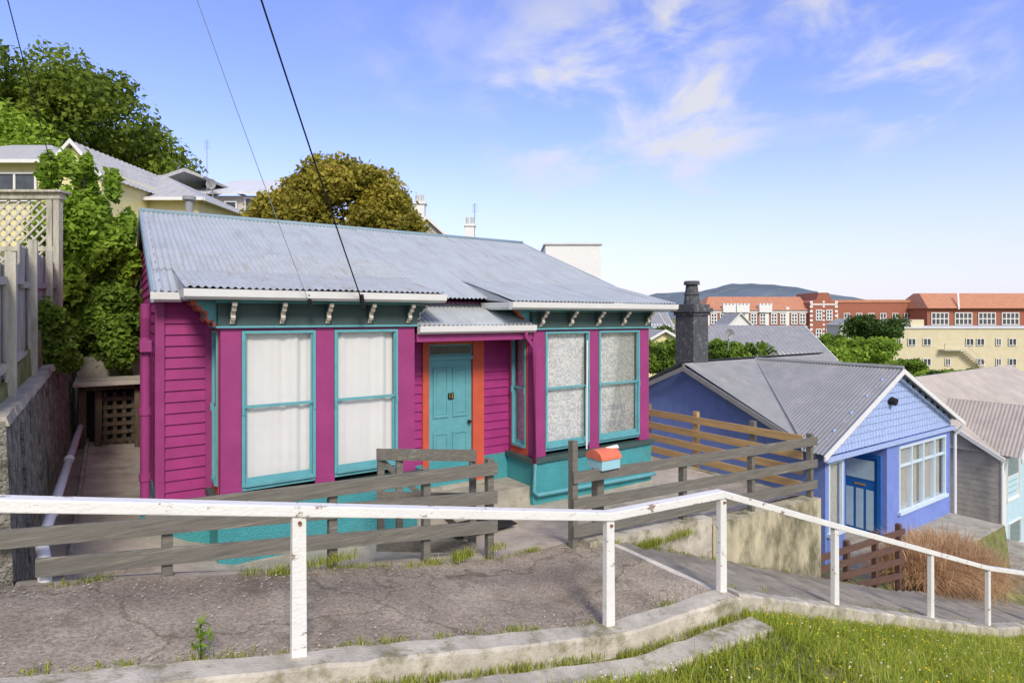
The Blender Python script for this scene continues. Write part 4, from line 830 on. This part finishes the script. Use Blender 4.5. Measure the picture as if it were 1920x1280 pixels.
for k in range(10): mb.box(67+.35*k,67.4+.35*k,86.8,87.9,-5.0-.3*k,-4.9-.3*k)
mb.beam((67,86.8,-4.0),(70.6,86.8,-7.2),.05,.08).box(64,67.1,86.8,87.9,-5.0,-4.85).box(64,67.1,86.8,86.85,-4.1,-4.0).box(64,64.08,86.8,86.88,-4.9,-4); part('outside_stair',cb,mb)
mb=MB().mat(hillm); xs=np.linspace(-3500,5200,260); rows=9
prof=lambda x: float(np.interp(x,[-3500,0,180,420,520,700,800,900,1010,1180,1400,1700,2100,5200],[20,25,30,52,82,88,116,118,86,56,40,45,30,20]))
for i,x in enumerate(xs):
    px_=x*2000/2200
    for j in range(rows):
        q=j/(rows-1); h=prof(px_)*math.sin(q*math.pi/2)**1.3; mb.v.append((x,1500+q*900,-12+(h+12+6*math.sin(x*.013)*math.sin(q*7+x*.004)+3*math.sin(x*.047+q*9)*q)*1.1))
for i in range(len(xs)-1):
    for j in range(rows-1): a=i*rows+j; mb.f.append((a,a+rows,a+rows+1,a+1)); mb.m.append(0)
solo('hills',mb,kind='structure',fr='W',smooth=True)
for k,(x,y,Y) in enumerate(((1222,630,80),(1238,612,110),(1250,640,70),(1560,600,300),(1600,612,90))):
    X_=(x-960)/1100*Y; z=-(y-594)/1100*Y; w=Y*.022
    gable('distant_house','small distant house with pitched roof','W',X_-w,X_+w,Y,Y+w*2,z-6,z+.3,z+1.2,'u' if k%2 else 'v',[white,beige,creamw][k%3],roofg,.2)
def cab(A,B,ext,r,mat,lab,sag=.15):
    A,B=Vector(A),Vector(B); E=A+(B-A)*ext; pts=[]
    for i in range(25): t=i/24; p=A.lerp(E,t); p.z-=sag*4*t*(1-t); pts.append(p)
    solo('power_cable',MB().mat(mat).tube(pts,r,6),lab,'cable',base=tuple(A),fr='W',smooth=True)
cab((-1.93,7.55,.2),(-2.09,5,2.70),2.4,.009,cable,'black overhead power cable running to the eave')
cab((-2.5,7.2,.2),(-2.56,5,2.5),2.4,.004,cablew,'thin pale overhead cable running to the eave')
cab((-8.8,11.4,2.4),(-6.84,8,4.32),2.2,.007,cable,'thin black overhead cable above the sapling')
for a in((-1.93,7.56,.2),(-2.5,7.24,.2)):
    mb=MB().mat(black).tube([(a[0],a[1]+.04,a[2]-.08),(a[0],a[1]-.04,a[2]+.08)],.03,8); solo('cable_insulator',mb,'black cable insulator fixed on the gutter','insulator',base=a,fr='W',group='cable insulators on the gutter')
# ------------------------------------------------------------ world, sun, camera
w=bpy.data.worlds.new('World'); sc.world=w; w.use_nodes=True; nt=w.node_tree; L=nt.links; bg=nt.nodes['Background']
sd=Vector((.30,-.95,.80)).normalized(); el=math.asin(sd.z); az=math.atan2(sd.x,sd.y)
sky=_n(nt,'ShaderNodeTexSky',sky_type='NISHITA'); sky.sun_disc=False; sky.sun_elevation=el; sky.sun_rotation=az; sky.air_density=1.0; sky.dust_density=.6; sky.ozone_density=2.5
mul=_n(nt,'ShaderNodeMix',data_type='RGBA',blend_type='MULTIPLY'); mul.inputs[0].default_value=1; mul.inputs[7].default_value=(1.5,1.32,1.85,1); L.new(sky.outputs[0],mul.inputs[6])
tc=_n(nt,'ShaderNodeTexCoord'); nrm=_n(nt,'ShaderNodeVectorMath',operation='NORMALIZE'); L.new(tc.outputs['Generated'],nrm.inputs[0])
mp=_n(nt,'ShaderNodeMapping'); mp.inputs['Rotation'].default_value=(0,.3,0); mp.inputs['Location'].default_value=(.35,0,.2); mp.inputs['Scale'].default_value=(2.6,2,5.0); L.new(nrm.outputs[0],mp.inputs['Vector'])
no=_n(nt,'ShaderNodeTexNoise'); no.inputs['Scale'].default_value=2.3; no.inputs['Detail'].default_value=9; no.inputs['Roughness'].default_value=.57; no.inputs['Distortion'].default_value=.35; L.new(mp.outputs[0],no.inputs['Vector'])
tot=None
for (cx,cy,r0,wt) in((1120,180,.27,1.5),(1270,200,.25,1.5),(1690,115,.18,1.8),(1600,15,.2,1.3),(980,150,.16,1.0),(1230,80,.15,1.4),(780,80,.2,.4),(1430,330,.35,.45),(1050,290,.2,.8)):
    d=Vector(((cx-960)/1100,1,(594-cy)/1100)).normalized()
    ds=_n(nt,'ShaderNodeVectorMath',operation='DISTANCE'); L.new(nrm.outputs[0],ds.inputs[0]); ds.inputs[1].default_value=d
    mr=_n(nt,'ShaderNodeMapRange',interpolation_type='SMOOTHSTEP'); mr.inputs[1].default_value=0; mr.inputs[2].default_value=r0; mr.inputs[3].default_value=wt; mr.inputs[4].default_value=0; L.new(ds.outputs['Value'],mr.inputs[0])
    if tot is None: tot=mr.outputs[0]
    else:
        a=_n(nt,'ShaderNodeMath',operation='MAXIMUM'); L.new(tot,a.inputs[0]); L.new(mr.outputs[0],a.inputs[1]); tot=a.outputs[0]
nm=_n(nt,'ShaderNodeMapRange',interpolation_type='SMOOTHSTEP'); nm.inputs[1].default_value=.37; nm.inputs[2].default_value=.68; L.new(no.outputs[0],nm.inputs[0])
sp=_n(nt,'ShaderNodeSeparateXYZ'); L.new(nrm.outputs[0],sp.inputs[0])
bk=_n(nt,'ShaderNodeMapRange',interpolation_type='SMOOTHSTEP'); bk.inputs[1].default_value=-.2; bk.inputs[2].default_value=.25; bk.inputs[3].default_value=.95; bk.inputs[4].default_value=0; L.new(sp.outputs[1],bk.inputs[0])  # unseen cloud cover added behind the camera as soft neutral frontal fill
nb=_n(nt,'ShaderNodeMapRange',interpolation_type='SMOOTHSTEP'); nb.inputs[1].default_value=.25; nb.inputs[2].default_value=.5; L.new(no.outputs[0],nb.inputs[0])
cb_=_n(nt,'ShaderNodeMath',operation='MULTIPLY'); L.new(bk.outputs[0],cb_.inputs[0]); L.new(nb.outputs[0],cb_.inputs[1])
cm0=_n(nt,'ShaderNodeMath',operation='MULTIPLY',use_clamp=True); L.new(nm.outputs[0],cm0.inputs[0]); L.new(tot,cm0.inputs[1])
cm=_n(nt,'ShaderNodeMath',operation='MAXIMUM'); L.new(cm0.outputs[0],cm.inputs[0]); L.new(cb_.outputs[0],cm.inputs[1])
hz=_n(nt,'ShaderNodeMapRange',interpolation_type='SMOOTHSTEP'); hz.inputs[1].default_value=-.02; hz.inputs[2].default_value=.32; hz.inputs[3].default_value=.85; hz.inputs[4].default_value=0; L.new(sp.outputs[2],hz.inputs[0])
m2=_n(nt,'ShaderNodeMath',operation='MAXIMUM'); L.new(cm.outputs[0],m2.inputs[0]); L.new(hz.outputs[0],m2.inputs[1])
m3=_n(nt,'ShaderNodeMath',operation='MULTIPLY'); m3.inputs[1].default_value=.9; L.new(m2.outputs[0],m3.inputs[0])
mx=_n(nt,'ShaderNodeMix',data_type='RGBA'); mx.inputs[7].default_value=(5.2,5.2,5.5,1); L.new(m3.outputs[0],mx.inputs[0]); L.new(mul.outputs[2],mx.inputs[6]); L.new(mx.outputs[2],bg.inputs[0]); bg.inputs[1].default_value=.15
sl_=bpy.data.lights.new('sun','SUN'); sl_.energy=3.0; sl_.angle=math.radians(14); sl_.color=(1,.93,.82); so=bpy.data.objects.new('sun',sl_); col.objects.link(so); so.rotation_euler=sd.to_track_quat('Z','Y').to_euler()
cam=bpy.data.cameras.new('camera'); cam.lens=36*1100/1920; cam.sensor_width=36; cam.shift_y=-46/1920; cam.clip_end=8000; cam.clip_start=.05
co=bpy.data.objects.new('camera',cam); col.objects.link(co); co.location=(0,0,0); co.rotation_euler=(math.pi/2,0,0); sc.camera=co
sc.view_settings.view_transform='Standard'; sc.view_settings.look='None'; sc.view_settings.exposure=0
